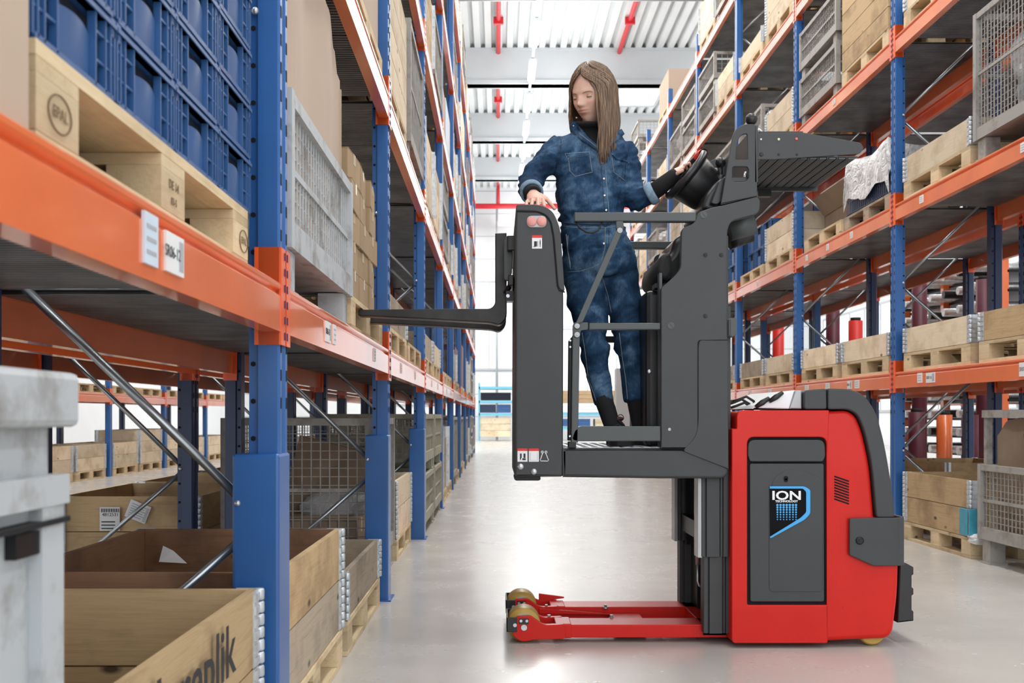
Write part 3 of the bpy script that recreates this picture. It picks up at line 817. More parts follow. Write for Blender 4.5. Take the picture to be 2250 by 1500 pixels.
load(RR, 3, 3, False, 'g1b', CAGE); load(RR, 3, 3, True, 'c3', WOODL)
load(RR, 2, 4, False, 'c3', WOODL, True); load(RR, 1, 4, True, 'g1', CAGE, True); load(RR, 2, 4, True, 'c1', WOODL); 
load(RR, 3, 4, False, 'c2', WOODL); load(RR, 3, 4, True, 'g2', CAGE)
load(RR, 4, 4, False, 'g2', CAGE); load(RR, 4, 4, True, 'g1b', CAGE)
load(RR, 3, 5, False, 'g2', CAGE); load(RR, 3, 5, True, 'c3', WOODL); load(RR, 5, 5, False, 'ct', CARDP); load(RR, 6, 5, True, 'g2', CAGE)
kinds = ['c2', 'g1', 'c3', 'ct', 'g2', 'c1', 'g1b', 'wb', 'c3']
for i in (4, 5, 6):
    for l in range(0, 5):
        for far in (False, True):
            if i == 4 and l == 4: continue
            load(RR, i, l, far, 'c1' if l == 1 else ('c2' if l == 2 and far else RN.choice(kinds)))
# --- left rack
load(LR, 1, 1, True, 'p', None, True, .0)
load(LR, 2, 1, False, 'c1', WOODG, True); load(LR, 2, 1, True, 'p', None, True)
load(LR, 3, 1, False, 'c1', WOODG, True); load(LR, 3, 1, True, 'c1', WOODL, True)
load(LR, 4, 1, False, 'cr'); load(LR, 4, 1, True, 'cr')
load(LR, 1, 2, True, 'ct', CARDP); load(LR, 2, 2, False, 'wb', WOODL, True); load(LR, 2, 2, True, 'g1', CAGE, True)
load(LR, 3, 2, False, 'c3', WOODL); load(LR, 3, 2, True, 'c3', WOODL)
load(LR, 3, 3, False, 'c3', WOODM); load(LR, 3, 3, True, 'g1b', CAGE)
load(LR, 4, 2, False, 'g2', CAGE); load(LR, 4, 2, True, 'c2', WOODG)
load(LR, 4, 3, False, 'ct', CARDP); load(LR, 4, 3, True, 'ct', PAPERB)
load(LR, 3, 0, False, 'g2', CAGEG, True); load(LR, 3, 0, True, 'g2', CAGEG, True)
load(LR, 4, 0, False, 'c3', WOODG); load(LR, 4, 0, True, 'ct', SILVER)
load(LR, 5, 0, False, 'g1', CAGEG); load(LR, 5, 0, True, 'ct', MAROON); load(LR, 6, 0, False, 'g1', CAGEG); load(LR, 6, 0, True, 'ct', PURPLE)
load(LR, 5, 1, True, 'ct', MAROON); load(LR, 5, 1, False, 'c2', WOODG); load(LR, 6, 1, False, 'ct', PURPLE); load(LR, 6, 1, True, 'ct', MAROON)
for i in range(5, 10):
    for l in range(0, 6):
        for far in (False, True):
            if l < 2 and i < 7: continue
            load(LR, i, l, far, RN.choice(kinds))
load(LR, 2, 0, False, 'g1', CAGE, True, .0, .1)
load(LR, 2, 0, True, 'c2', WOODL, True, .02, .08)
# --- racks behind
for i in range(2, 7):
    for far in (False, True):
        load(LB, i, 0, far, ['c2', 'g1', 'c2', 'c3', 'c2', 'c2'][(i*2+far) % 6], WOODM if (i*2+far) % 6 in (0, 2, 4, 5) else None, i < 3)
load(LB, 2, 1, False, 'c1'); load(LB, 3, 1, True, 'c1'); load(LB, 4, 1, False, 'c2')
for i in range(1, 6):
    load(RB, i, 1, i % 2 == 0, 'c1', None); load(RB, i, 0, True, 'c2' if i % 2 else 'p')
load(RB, 3, 2, True, 'c2'); load(RB, 4, 2, False, 'c2'); load(RB, 2, 3, True, 'ct')
FL = 'far left rack across the next aisle'
for i in range(0, 5):
    for far in (False, True):
        load(FL, i, 0, far, 'c2' if (i+far) % 3 else 'c3', WOODL, True); load(FL, i, 1, far, 'p', None, True)

# --- special loads: left rack, first bay, first beam level: blue crates on a pallet
STAMP = simple('branded_stamp', (.16, .10, .055), .9, var=.3)
def stamp(par, x, y, z, s=1):
    o = MB().torus((0, 0, 0), (1, 0, 0), .031*s, .0012, 24, 5).mesh('oval_stamp', STAMP)
    q = inst(o, 'oval_stamp', par, (x, y, z)); q.scale = (1, 1.25, .85)
    text('EPAL', .024*s, STAMP, par, (x+.0005, y, z), FACE_R, 'stamp_lettering', .0003)
XL = -.60
pl = pallet(XL-.41, 2.01, ld(1), 'pale pallet under the blue crates, first beam level nearest the camera, left rack')
stamp(pl, XL-.008, 1.485, ld(1)+.062); stamp(pl, XL-.008, 2.56, ld(1)+.062)
text('DE 14', .024, STAMP, pl, (XL-.0085, 2.01, ld(1)+.075), FACE_R, 'stamp_lettering', .0003)
text('83-5', .02, STAMP, pl, (XL-.0085, 2.01, ld(1)+.045), FACE_R, 'stamp_lettering', .0003)
for c in range(4):
    for r in range(6):
        bluecrate(XL-.225, 1.565+c*.315, ld(1)+.146+r*.136, .31, .42, .134, 'blue plastic crate, %s row up, %s column from the left, nearest left pallet' % (ORD[r], ORD[c]), 'blue plastic crates stacked on the nearest left pallet')
carton(XL-.42, 1.12, ld(1)+.0, .84, .50, .42, 'pale blurred carton at the left picture edge beside the blue crates', CARDP)
# second bay: grey container with the big cardboard sheet, cartons
cg = cage(-.60-.42, 3.72, ld(1), 'grey wire container with tall cardboard, first beam level behind the first blue post', CAGEL, hh=.46, Lx=1.30, Ly=.86, px=.048, foot=.13)
def torn_box():
    m = MB(); x0, x1, y0, y1, z0 = -1.38, -.63, 3.12, 4.32, ld(1)+.2
    rr = random.Random(3); n = 24
    def top(y): return 2.62-(y-3.1)*.18+rr.uniform(-.008, .008)
    g = [[], []]
    for i in range(n+1):
        y = y0+(y1-y0)*i/n; g[0].append((x1+.012*sin(i*.5), y, z0)); g[1].append((x1+.012*sin(i*.5), y, top(y)-(.06 if i > n-2 else 0)))
    m.sheet(g, False); m.box(x0, x1, y1-.01, y1, z0, 2.30); m.box(x0, x1, y0, y0+.01, z0, 2.6); m.box(x0, x0+.01, y0, y1, z0, 2.5)
    o = m.build('cardboard_box', CARDP); sm = o.modifiers.new('solid', 'SOLIDIFY'); sm.thickness = .006
    return tag(o, 'tall pinkish cardboard box with a torn edge standing in the grey wire container', 'box')
torn_box()
k = 0
for r in range(5):
    for c in range(3):
        carton(-.60-.15-.01*RN.random(), 4.62+c*.315, ld(1)+.146+r*.125, .28, .30, .122, 'small brown carton, %s layer, %s from the near end, before the second left post' % (ORD[r], ORD[c]), CARD, RN.uniform(-.06, .06), 'small cartons stacked beside the second left post', det=True)
# floor, first bay: steel box, crate with lettering
def steel_box():
    rt = thing('steel_container', 'pale grey blurred steel container at the lower left picture edge', 'container', (-1.02, .88, 0))
    m = MB().box(-1.40, -.615, .28, 1.46, .12, 1.0); m.build('body', CAGEL, rt)
    MB().box(-1.44, -.585, .24, 1.50, .965, 1.04).build('top_rim', CAGEL, rt, bevel=.01)
    MB().box(-1.43, -.595, .25, 1.485, .86, .90).build('rim_band', CAGEL, rt)
    for ya in (1.40, .28): MB().box(-.615, -.597, ya, ya+.07, .1, .86).build('corner_post', CAGEL, rt)
    MB().box(-.614, -.600, 1.33, 1.42, .80, .83).build('latch', DARKM, rt)
    MB().box(-.62, -.592, 1.1, 1.48, .835, .842).build('latch_bar', HOLE, rt)
    for yy in (.34, 1.38):
        for xx in (-1.34, -.68): MB().box(xx-.05, xx+.05, yy-.05, yy+.05, 0, .12).build('foot', CAGEL, rt)
steel_box()
pallet(XL-.41, 2.15, .0, 'wooden pallet under the lettered crate, floor level nearest the camera, left rack', mat=WOODG)
collar(XL-.41, 2.15, .146, 'lower tan collar of the lettered crate in the left foreground', WOODM)
c_ = collar(XL-.41, 2.15, .343, 'upper tan collar with black stencilled lettering in the left foreground', WOODM)
text('Jureplik', .165, PRINT, c_, (XL-.006+.0025, 2.17, .445), FACE_R, 'stencil_lettering', .0004, sx=1.15, bold=.002)
# second bay floor
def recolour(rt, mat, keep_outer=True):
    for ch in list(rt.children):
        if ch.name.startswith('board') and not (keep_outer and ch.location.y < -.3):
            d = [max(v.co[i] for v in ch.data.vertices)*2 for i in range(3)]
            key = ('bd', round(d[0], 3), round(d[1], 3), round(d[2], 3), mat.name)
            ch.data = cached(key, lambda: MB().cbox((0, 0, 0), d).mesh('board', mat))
pallet(XL-.41, 3.61, .0, 'grey pallet under the double collar crate, floor level behind the first left post', mat=WOODP)
collar(XL-.41, 3.61, .146, 'lower grey weathered collar behind the first left post', WOODG)
c_ = collar(XL-.41, 3.61, .343, 'upper tan collar with brown inside behind the first left post', WOODM)
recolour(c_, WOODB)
o = MB().add([(-1.30, 4.1, .42), (-1.20, 4.13, .41), (-1.25, 4.12, .46), (-1.29, 4.12, .48)], [(0, 1, 2, 3)]).build('paper_scrap', PAPER)
o.modifiers.new('s', 'SOLIDIFY').thickness = .001; tag(o, 'crumpled white paper scrap inside the brown crate behind the first left post', 'paper')
pallet(XL-.41, 4.95, .0, 'worn pallet under the low single collar before the second left post', mat=WOODP)
collar(XL-.41, 4.95, .146, 'low weathered collar on the floor before the second left post', WOODG)
# rubbish in the mesh cage
carton(-1.1, 6.45, .2, .5, .06, .62, 'flat brown cardboard leaning inside the mesh container beyond the second left post', CARDD).rotation_euler = (.0, .25, .3)
carton(-1.0, 6.1, .18, .45, .4, .22, 'brown carton lying inside the mesh container beyond the second left post', CARDD)
bag(-.95, 6.5, .18, .5, .6, .35, 'clear crumpled bag inside the mesh container beyond the second left post', FILM, 4)
# labels glued inside the crate of the rack behind
LX, LY_ = -2.13, 5.868
st = MB().box(LX-.055, LX+.055, LY_-.004, LY_+.002, .35, .48).build('paper_label', PAPER); tag(st, 'white barcode label reading 4812531 on the plank behind the left foreground', 'label')
text('4812531', .026, PRINT, st, (LX+.004, LY_-.0045, .438), FACE_CAM)
m = MB()
for q in range(22): m.box(LX-.046+q*.0045, LX-.046+q*.0045+.0012+.0018*(q % 3 == 0), LY_-.0055, LY_-.004, .452, .472)
for q in range(3): m.box(LX-.045, LX+.03, LY_-.0055, LY_-.004, .36+q*.018, .366+q*.018)
m.build('barcode', PRINT, st)
st = thing('paper_label', 'tilted white label with small print on the plank behind the left foreground', 'label', (-1.975, LY_-.004, .455)); st.rotation_euler = (0, R(22), 0)
g = Loc(st, 0, 0, 0); g.mesh('sheet', MB().box(-.06, .06, 0, .003, -.05, .05), PAPER)
m = MB()
for q in range(6): m.box(-.045, .03+.01*(q % 2), -.002, 0, -.035+q*.013, -.031+q*.013)
for q in range(10): m.box(.04, .055, -.002, 0, -.04+q*.008, -.036+q*.008)
g.mesh('print', m, PRINTG)

# right rack specials
cg = cage(3.23+.42, 6.55, 0, 'wire container with cardboard sheet at the right picture edge on the floor', CAGE, hh=.50, foot=.16, Lx=1.24)
for yy in (5.98, 7.12):
    for xx in (3.28, 4.0):
        o = MB().box(xx-.02, xx+.02, yy-.02, yy+.02, .6, 1.02).mesh('post', CAGE); q = bpy.data.objects.new('post', o); COL.objects.link(q); q.parent = cg
        q.matrix_parent_inverse = PW[cg.name].inverted()
for xa in (3.25, 3.97): MB().box(xa, xa+.06, 5.95, 7.15, .97, 1.02).build('top_rail', CAGE, cg)
def leaf_sheet():
    m = MB(); rr = random.Random(5); n = 30; g = [[], []]
    for i in range(n+1):
        y = 5.98+1.08*i/n; g[0].append((3.33+.01*sin(i*.6), y, .2)); g[1].append((3.33+.012*sin(i*.6), y, .965+rr.uniform(-.008, .008)-(max(0, i-26))*.03))
    m.sheet(g, False); o = m.build('cardboard_sheet', CARDD); o.modifiers.new('s', 'SOLIDIFY').thickness = .008
    tag(o, 'brown cardboard sheet marked 89 in the wire container at the right edge', 'cardboard')
    text('89', .11, PRINT, o, (3.315, 6.66, .87), FACE_L, 'marker_writing', .0004)
leaf_sheet()
# blue film and white rag on the crate corner
o = MB().box(3.215, 3.225, 7.30, 7.42, .16, .345).box(3.225, 3.34, 7.285, 7.295, .16, .345).build('film_wrap', TURQ); bev(o, .004)
tag(o, 'turquoise film wrapped round the corner of the double crate on the floor, right rack', 'film')
bag(3.30, 7.28, .10, .16, .10, .08, 'white rag hanging at the crate corner below the turquoise film', PAPER, 9, 'rag')
# level 2: big cage with bag, long planks, wrapped cage, brown box
cg = cage(3.23+.42, 6.62, ld(2), 'grey wire container holding a clear plastic bag, upper right picture edge', CAGE, hh=.86, foot=.14, px=.045)
bag(3.70, 6.65, ld(2)+.18, .72, 1.08, .72, 'crinkled clear plastic bag inside the wire container at the upper right edge', FILM, 12)
XR = 3.27
pallet(XR+.4, 9.45, ld(2), 'dark wooden pallet under the milky wrapped bin, second beam level, right rack', mat=WOODG)
rt = thing('wrapped_bin', 'black lattice bin covered with milky plastic sheet, second beam level, right rack', 'bin', (XR+.4, 9.45, ld(2)+.146))
rt.location = (XR+.4, 9.45, ld(2)+.146)
g = Loc(rt, 0, 0, 0)
m = MB()
for q in range(24): m.box(-.39, -.385, -.55+q*1.1/23-.006, -.55+q*1.1/23+.006, 0, .26); 
for q in range(15): m.box(-.38+q*.76/14-.006, -.38+q*.76/14+.006, -.56, -.55, 0, .26)
m.box(-.39, .39, -.55, .55, 0, .01).box(-.39, -.38, -.55, .55, .12, .135).box(-.39, -.38, -.55, .55, 0, .02).box(-.37, .37, -.53, .53, .01, .24)
g.mesh('lattice', m, NAVYC)
def sheetdrape():
    gx, gy = 20, 28; rows = []
    for i in range(gx+1):
        u = i/gx; row = []
        for j in range(gy+1):
            v = j/gy; y = -.58+1.16*v
            s = u*1.5
            if s < .42: x, z = -.41, .10+s*.85+.03*sin(v*9)
            else: x, z = -.41+(s-.42)*.76, .46+.05*sin(v*6+s*5)
            if s < .42 and j > gy*.62: z = max(z, .10+.05*(v-.6)*3)
            x += .02*noise.noise(Vector((v*6, u*6, 1))); z += .03*noise.noise(Vector((v*5, u*5, 4)))
            z -= .28*max(0, abs(v-.5)-.43)/.07*(1 if s > .3 else .4)
            row.append((x, y, z))
        rows.append(row)
    return MB().sheet(rows)
g.mesh('plastic_sheet', sheetdrape(), FILMW)
load(RR, 1, 2, True, 'p', None, True, -.1)
rt = thing('open_carton', 'open brown carton leaning behind the bare pallet, second beam level, right rack', 'box', (XR+.55, 10.95, ld(2)+.15))
g = Loc(rt, 0, 0, 0); g.mesh('box_body', MB().box(-.3, -.29, -.5, .5, 0, .28).box(.3, .31, -.5, .5, 0, .34).box(-.3, .3, -.5, -.49, 0, .34).box(-.3, .3, .49, .5, 0, .34).box(-.3, .3, -.5, .5, 0, .01), CARDD)
g.mesh('flap', MB().box(-.01, 0, -.5, .5, 0, .22, Matrix.Translation((-.3, 0, .28)) @ Matrix.Rotation(-.6, 4, 'Y')), CARDD)
# beam labels: name plates on the first-level beams
def beam_sign(x, y, z, face, txt=None, w_=.105, h_=.07, label='white shelf label', mat=None, sub=True):
    sg = 1 if face > 0 else -1
    beam = min((o for o in bpy.data.objects if o.name.startswith('rack_beam') and abs(WL[o.name].x-x) < .1 and abs(WL[o.name].z-z) < .3), key=lambda o: abs(WL[o.name].y-y))
    o = MB().box(min(x, x+sg*.0055), max(x, x+sg*.0055), y-w_/2, y+w_/2, z-h_/2, z+h_/2).build('shelf_label', mat or PAPER, beam)
    o['label'] = label
    m = MB()
    xb = x+sg*.0062; xa = x+sg*.0055
    if txt:
        text(txt, h_*.42, PRINT, o, (xb, y-sg*w_*.14, z), FACE_R if sg > 0 else FACE_L, 'lettering', .0002, sx=.9)
        y0, y1 = (y+w_*.22, y+w_*.45) if sg > 0 else (y-w_*.45, y-w_*.22)
        m.box(min(xa, xb), max(xa, xb), y0, y1, z-h_*.38, z+h_*.38); m.build('barcode', PRINTG, o)
    else:
        for q in range(3): m.box(min(xa, xb), max(xa, xb), y-w_*.35, y+w_*.35, z-h_*.3+q*h_*.25, z-h_*.22+q*h_*.25)
        m.build('print_lines', PRINTG, o)
xf = -.577
zb = 1.205+.062
beam_sign(xf, 1.895, zb, 1, 'SR06-12'); beam_sign(xf, 1.765, zb+.005, 1, None, .07, .085, 'pale blue shelf label', PAPERB)
beam_sign(xf, 3.62, zb-.002, 1, 'SR06-21', .11, .07); beam_sign(xf, 3.76, zb, 1, None, .06, .07)
for yy in (5.0, 6.4, 7.5, 9.4, 10.4, 12.2, 13.3): beam_sign(xf, yy, zb, 1, None, .06, .06)
xr = 3.227
beam_sign(xr, 6.50, zb, -1, 'SR07-17', .16, .085); beam_sign(xr, 7.93, zb, -1, 'SR07-16', .16, .075); beam_sign(xr, 8.13, zb+.005, -1, None, .09, .075)
for yy in (9.55, 9.75, 10.4, 11.1): beam_sign(xr, yy, zb, -1, 'SR07-15' if yy == 9.75 else None, .12, .075)
for yy in (12.6, 13.6, 15.2, 16.4): beam_sign(xr, yy, zb, -1, None, .14, .075)
for yy in (6.53, 8.1, 9.7, 10.4, 11.1, 13.2): beam_sign(xr, yy, zb+1.36, -1, None, .07, .06)
beam_sign(xr, 10.2, zb+2.72, -1, None, .08, .06)
# far right: shelves with tubes, wrapped rolls
rt = thing('roll_rack', 'far orange rack loaded with grey tubes seen through the right rack', 'rack', (8.2, 18.5, 0))
for yy in (16.5, 18.63, 20.4): MB().box(7.8, 7.92, yy, yy+.12, 0, 3.7).build('post', ORANGE, rt)
ZT = (.35, .65, .95, 1.25, 2.35, 2.65, 2.95, 3.25)
for zz in ZT: MB().box(7.9, 8.8, 16.5, 20.5, zz-.04, zz).build('arm', DARKM, rt)
for k, zz in enumerate(ZT):
    for j in range(7):
        yy = 16.8+j*.56; o = MB().tube([(7.5, yy, zz+.07), (8.85, yy, zz+.07)], .068, 10).build('metal_tube', SILVER if (j+k) % 4 else DARKM)
        tag(o, 'grey tube on the far orange rack, %s level up, %s along' % (ORD[k], ORD[j]), 'tube', 'tubes on the far orange rack')
for i, (px, Y, z1, mt) in enumerate(((2014, 15, 1.04, MAROON), (2132, 15, 1.0, MAROON), (2162, 15.4, 2.95, MAROON), (2020, 16, 2.95, MAROON), (1830, 17.5, 2.80, MAROON), (1880, 17, 2.5, SIGNRED), (1710, 20.6, 2.68, SIGNRED), (2075, 15.6, 1.0, ORANGE), (1690, 21, 1.9, MAROON))):
    x = PX(px, Y); rt = thing('wrapped_roll', 'standing %s wrapped roll behind the right rack, %s counted from the camera' % ({'maroon_wrapping': 'dark red', 'red_print': 'bright red', 'orange_paint': 'orange'}[mt.name], ORD[i]), 'roll', (x, Y, 0))
    MB().tube([(x, Y, 0), (x, Y, z1)], .11, 12).build('wrapping', mt, rt); MB().tube([(x, Y, z1), (x, Y, z1+.05)], .08, 12).build('cap', RUBBER, rt)
# ---------------------------------------------------------------- the order picker truck
YN, YF_ = 4.50, 5.30
TR = thing('order_picker_truck', 'red and charcoal order picker truck with raised platform and forks in the aisle', 'forklift', (1.2, 4.9, 0))
# chassis
red_out = [(1609, 942), (1619, 942), (1619, 903), (1822, 903), (1866, 901), (1884, 913), (1898, 944), (1915, 1018), (1925, 1136), (1979, 1142), (1979, 1242), (1977, 1308), (1967, 1390), (1954, 1405), (1869, 1408), (1816, 1411), (1611, 1412), (1608, 1405)]
def bodybase():
    lp = pp(red_out, YN)
    lp = rpoly(lp, [.004, .004, .03, .01, .05, .04, .05, .1, .004, .02, .05, .05, .06, .05, .02, .02, .02, .02])
    return plate('chassis', [lp], YN+.018, YF_-.01, RED, TR, .02, seg=4)
bodybase()
hole = rpoly(pp([(1642, 960), (1816, 960), (1818, 1329), (1642, 1329)], YN), [.03, .03, .008, .008])
side_out = rpoly(pp([(1608, 942), (1619, 942), (1619, 901), (1822, 901), (1819, 1000), (1819, 1413), (1612, 1413), (1608, 1405)], YN), [.004, .004, .03, .004, .01, .01, .03, .02])
plate('side_panel', [side_out, hole[::-1]], YN, YN+.03, RED, TR, .004)
MB().box(PX(1636, YN), PX(1821, YN), YN+.016, YN+.024, PZ(1335, YN), PZ(956, YN)).build('battery_recess', HOLE, TR)
# lower left red lip and top lip detail
plate('battery_door', [rpoly(pp([(1648, 1018), (1811, 1018), (1812, 1322), (1649, 1322)], YN), .01)], YN+.004, YN+.016, GREY, TR, .003)
plate('battery_door_top', [rpoly(pp([(1644, 966), (1812, 966), (1814, 1000), (1809, 1014), (1648, 1014), (1643, 1000)], YN), [.03, .03, .01, .01, .01, .01])], YN+.0, YN+.016, GREY, TR, .004)
plate('door_bulge', [rpoly(pp([(1690, 1300), (1690, 1100), (1700, 1050), (1730, 1030), (1770, 1035), (1808, 1052), (1808, 1300)], YN), .02)], YN+.002, YN+.006, GREY, TR, .0018)
MB().lathe([(.009, 0), (.009, .003)], (PX(1727, YN), YN+.0015, PZ(1050, YN)), (0, -1, 0), 14).lathe([(.008, 0), (.008, .003)], (PX(1727, YN), YN+.0015, PZ(1055, YN)), (0, -1, 0), 14).build('key_hole', HOLE, TR)
# sign
sg = plate('battery_sign', [rpoly(pp([(1691, 1072), (1776, 1072), (1779, 1130), (1760, 1140), (1692, 1178)], YN), .002)], YN-.0005, YN+.001, SIGNBLACK, TR, .0004)
plate('sign_frame', [rpoly(pp([(1691, 1068), (1768, 1068), (1780, 1076), (1780, 1128), (1768, 1141), (1693, 1182), (1691, 1179), (1759, 1137), (1771, 1125), (1771, 1080), (1764, 1073), (1691, 1073)], YN), [.001, .012, .006, .01, .012, .004, .001, .006, .006, .006, .006, .001])], YN-.003, YN-.001, SIGNBLUE, sg, .0004)
text('ION', .052, SIGNWHITE, sg, (PX(1728, YN), YN-.002, PZ(1089, YN)), FACE_CAM, 'lettering', .0005, sx=1.32, bold=.0012)
text('TECHNOLOGY', .0125, SIGNWHITE, sg, (PX(1728, YN), YN-.002, PZ(1101, YN)), FACE_CAM, 'lettering', .0005, sx=1.12, bold=.0004)
m = MB()
for r_ in range(7):
    for c_ in range(7):
        m.lathe([(.0052-.0004*r_, 0), (.0052-.0004*r_, .001)], (PX(1708+c_*6.8, YN), YN-.001, PZ(1109+r_*5.3, YN)), (0, -1, 0), 10)
m.build('dot_pattern', SIGNBLUE, sg, kind='stuff')
# vents and slots
for k in range(9):
    MB().tube([P3(1833, 1046+k*6.2, YN+.019), P3(1865, 1057+k*6.2, YN+.019)], .0035, 8, flat=1).build('vent_slot', HOLE, TR)
plate('body_slot', [rpoly(pp([(1852, 1334), (1860, 1329), (1868, 1346), (1866, 1350), (1858, 1349)], YN), .006)], YN+.018, YN+.024, HOLE, TR, .001)
plate('body_slot', [rpoly(pp([(1877, 1355), (1900, 1355), (1900, 1362), (1877, 1362)], YN), .007)], YN+.018, YN+.024, HOLE, TR, .001)
# rear hood
hood = rpoly(pp([(1867, 899), (1886, 911), (1900, 944), (1917, 1018), (1927, 1138), (1968, 1138), (1962, 1075), (1945, 973), (1926, 903), (1899, 866), (1869, 854), (1820, 853), (1820, 899)], YN), [.05, .04, .05, .1, .014, .014, .1, .1, .06, .06, .05, .010, .010])
plate('rear_hood', [hood], YN+.006, YF_-.004, GREY, TR, .007, seg=3)
plate('hood_cover', [rpoly(pp([(1768, 899), (1768, 857), (1817, 853), (1818, 899)], YN), [.012, .02, .012, .012])], YN+.006, YF_-.004, GREY, TR, .006, seg=3)
plate('display_panel', [rpoly(pp([(1655, 898), (1738, 898), (1752, 857), (1745, 857), (1664, 890)], YN), .003)], YN+.03, YF_-.03, SIGNWHITE, TR, .004)
plate('display_side', [rpoly(pp([(1739, 898), (1766, 898), (1766, 857), (1753, 857)], YN), .003)], YN+.03, YF_-.03, LENS, TR, .004)
for q in ((1704, 872, .07), (1674, 884, .07), (1700, 876, .40)):
    a = P3(q[0]-14, q[1]+10, YN+q[2]-.045); b_ = P3(q[0]+16, q[1]-10, YN+q[2]-.045)
    MB().tube([a, a.lerp(b_, .5), b_], [.010, .016, .010], 10, flat=.8).build('grip_recess', DARK, TR)
# cable bundle over the chassis front
for k, (dx, dz) in enumerate(((0, 0), (.02, .012), (.012, -.015))):
    MB().tube([P3(1600, 888, 4.7)+Vector((dx, 0, dz)), P3(1612, 884, 4.7)+Vector((dx, 0, dz)), P3(1630, 882, 4.7)+Vector((dx, 0, dz+.01)), P3(1646, 887, 4.7)+Vector((dx, 0, dz)), P3(1650, 903, 4.72)+Vector((dx, 0, dz))], .006, 8).build('hose', RUBBER, TR)
# bumper guard wrapping the rear corner
def guard():
    t = .012; xr = PX(1987, YN+.05); ya, yb = YN-.005, YF_+.005; rr = .07; path = [(PX(1866, YN), ya)]
    for i in range(7):
        a = -pi/2+pi/2*i/6; path.append((xr-rr+rr*cos(a), ya+rr+rr*sin(a)))
    for i in range(7):
        a = pi/2*i/6; path.append((xr-rr+rr*cos(a), yb-rr+rr*sin(a)))
    path.append((PX(1866, YN), yb))
    z1 = PZ(1137, YN); z0 = PZ(1243, YN); zs = PZ(1219, YN); x0 = path[0][0]; xs = PX(1919, YN)
    def zb_(x): return zs if x <= x0 else (zs+(z0-zs)*min(1, (x-x0)/(xs-x0)))
    pts = [path[0], (xs, ya)]+path[1:-1]+[(xs, yb), path[-1]]
    rows = [[(x, y, zb_(x)) for x, y in pts], [(x, y, z1-(.002 if x <= x0 else 0)) for x, y in pts]]
    m = MB().sheet(rows, False); o = m.build('bumper_guard', GREY, TR)
    s = o.modifiers.new('solid', 'SOLIDIFY'); s.thickness = t; s.offset = -1; bev(o, .004)
    MB().lathe([(.017, 0), (.017, .002), (.012, .004)], (PX(1888, YN), ya-.001, PZ(1187, YN)), (0, -1, 0), 20).lathe([(.007, .002), (.007, .007)], (PX(1888, YN), ya, PZ(1187, YN)), (0, -1, 0), 6).build('bolt', DARKM, o)
guard()
plate('rear_block', [rpoly(pp([(1976, 1237), (1992, 1237), (2008, 1246), (2008, 1262), (2004, 1264), (2004, 1290), (2008, 1293), (2008, 1306), (2004, 1308), (2004, 1340), (2008, 1343), (2008, 1364), (1972, 1368)], YN+.1), .003)], YN+.1, YF_-.1, DARK, TR, .006)
# wheels under chassis
MB().lathe([(.05, 0), (.058, .01), (.058, .06), (.05, .07)], (PX(1905, 4.62), 4.55, .059), (0, 1, 0), 28).build('castor_wheel', YELLOW, TR)
MB().lathe([(.02, 0), (.02, .09)], (PX(1905, 4.62), 4.54, .059), (0, 1, 0), 16).build('castor_hub', STEEL, TR)
MB().lathe([(.10, 0), (.11, .01), (.11, .09), (.10, .10)], (PX(1800, 4.8), 4.86, .111), (0, 1, 0), 28).build('drive_wheel', RUBBER, TR)
MB().box(PX(1620, YN), PX(1850, YN), 4.54, 5.26, .03, .12).build('under_frame', DARKM, TR)
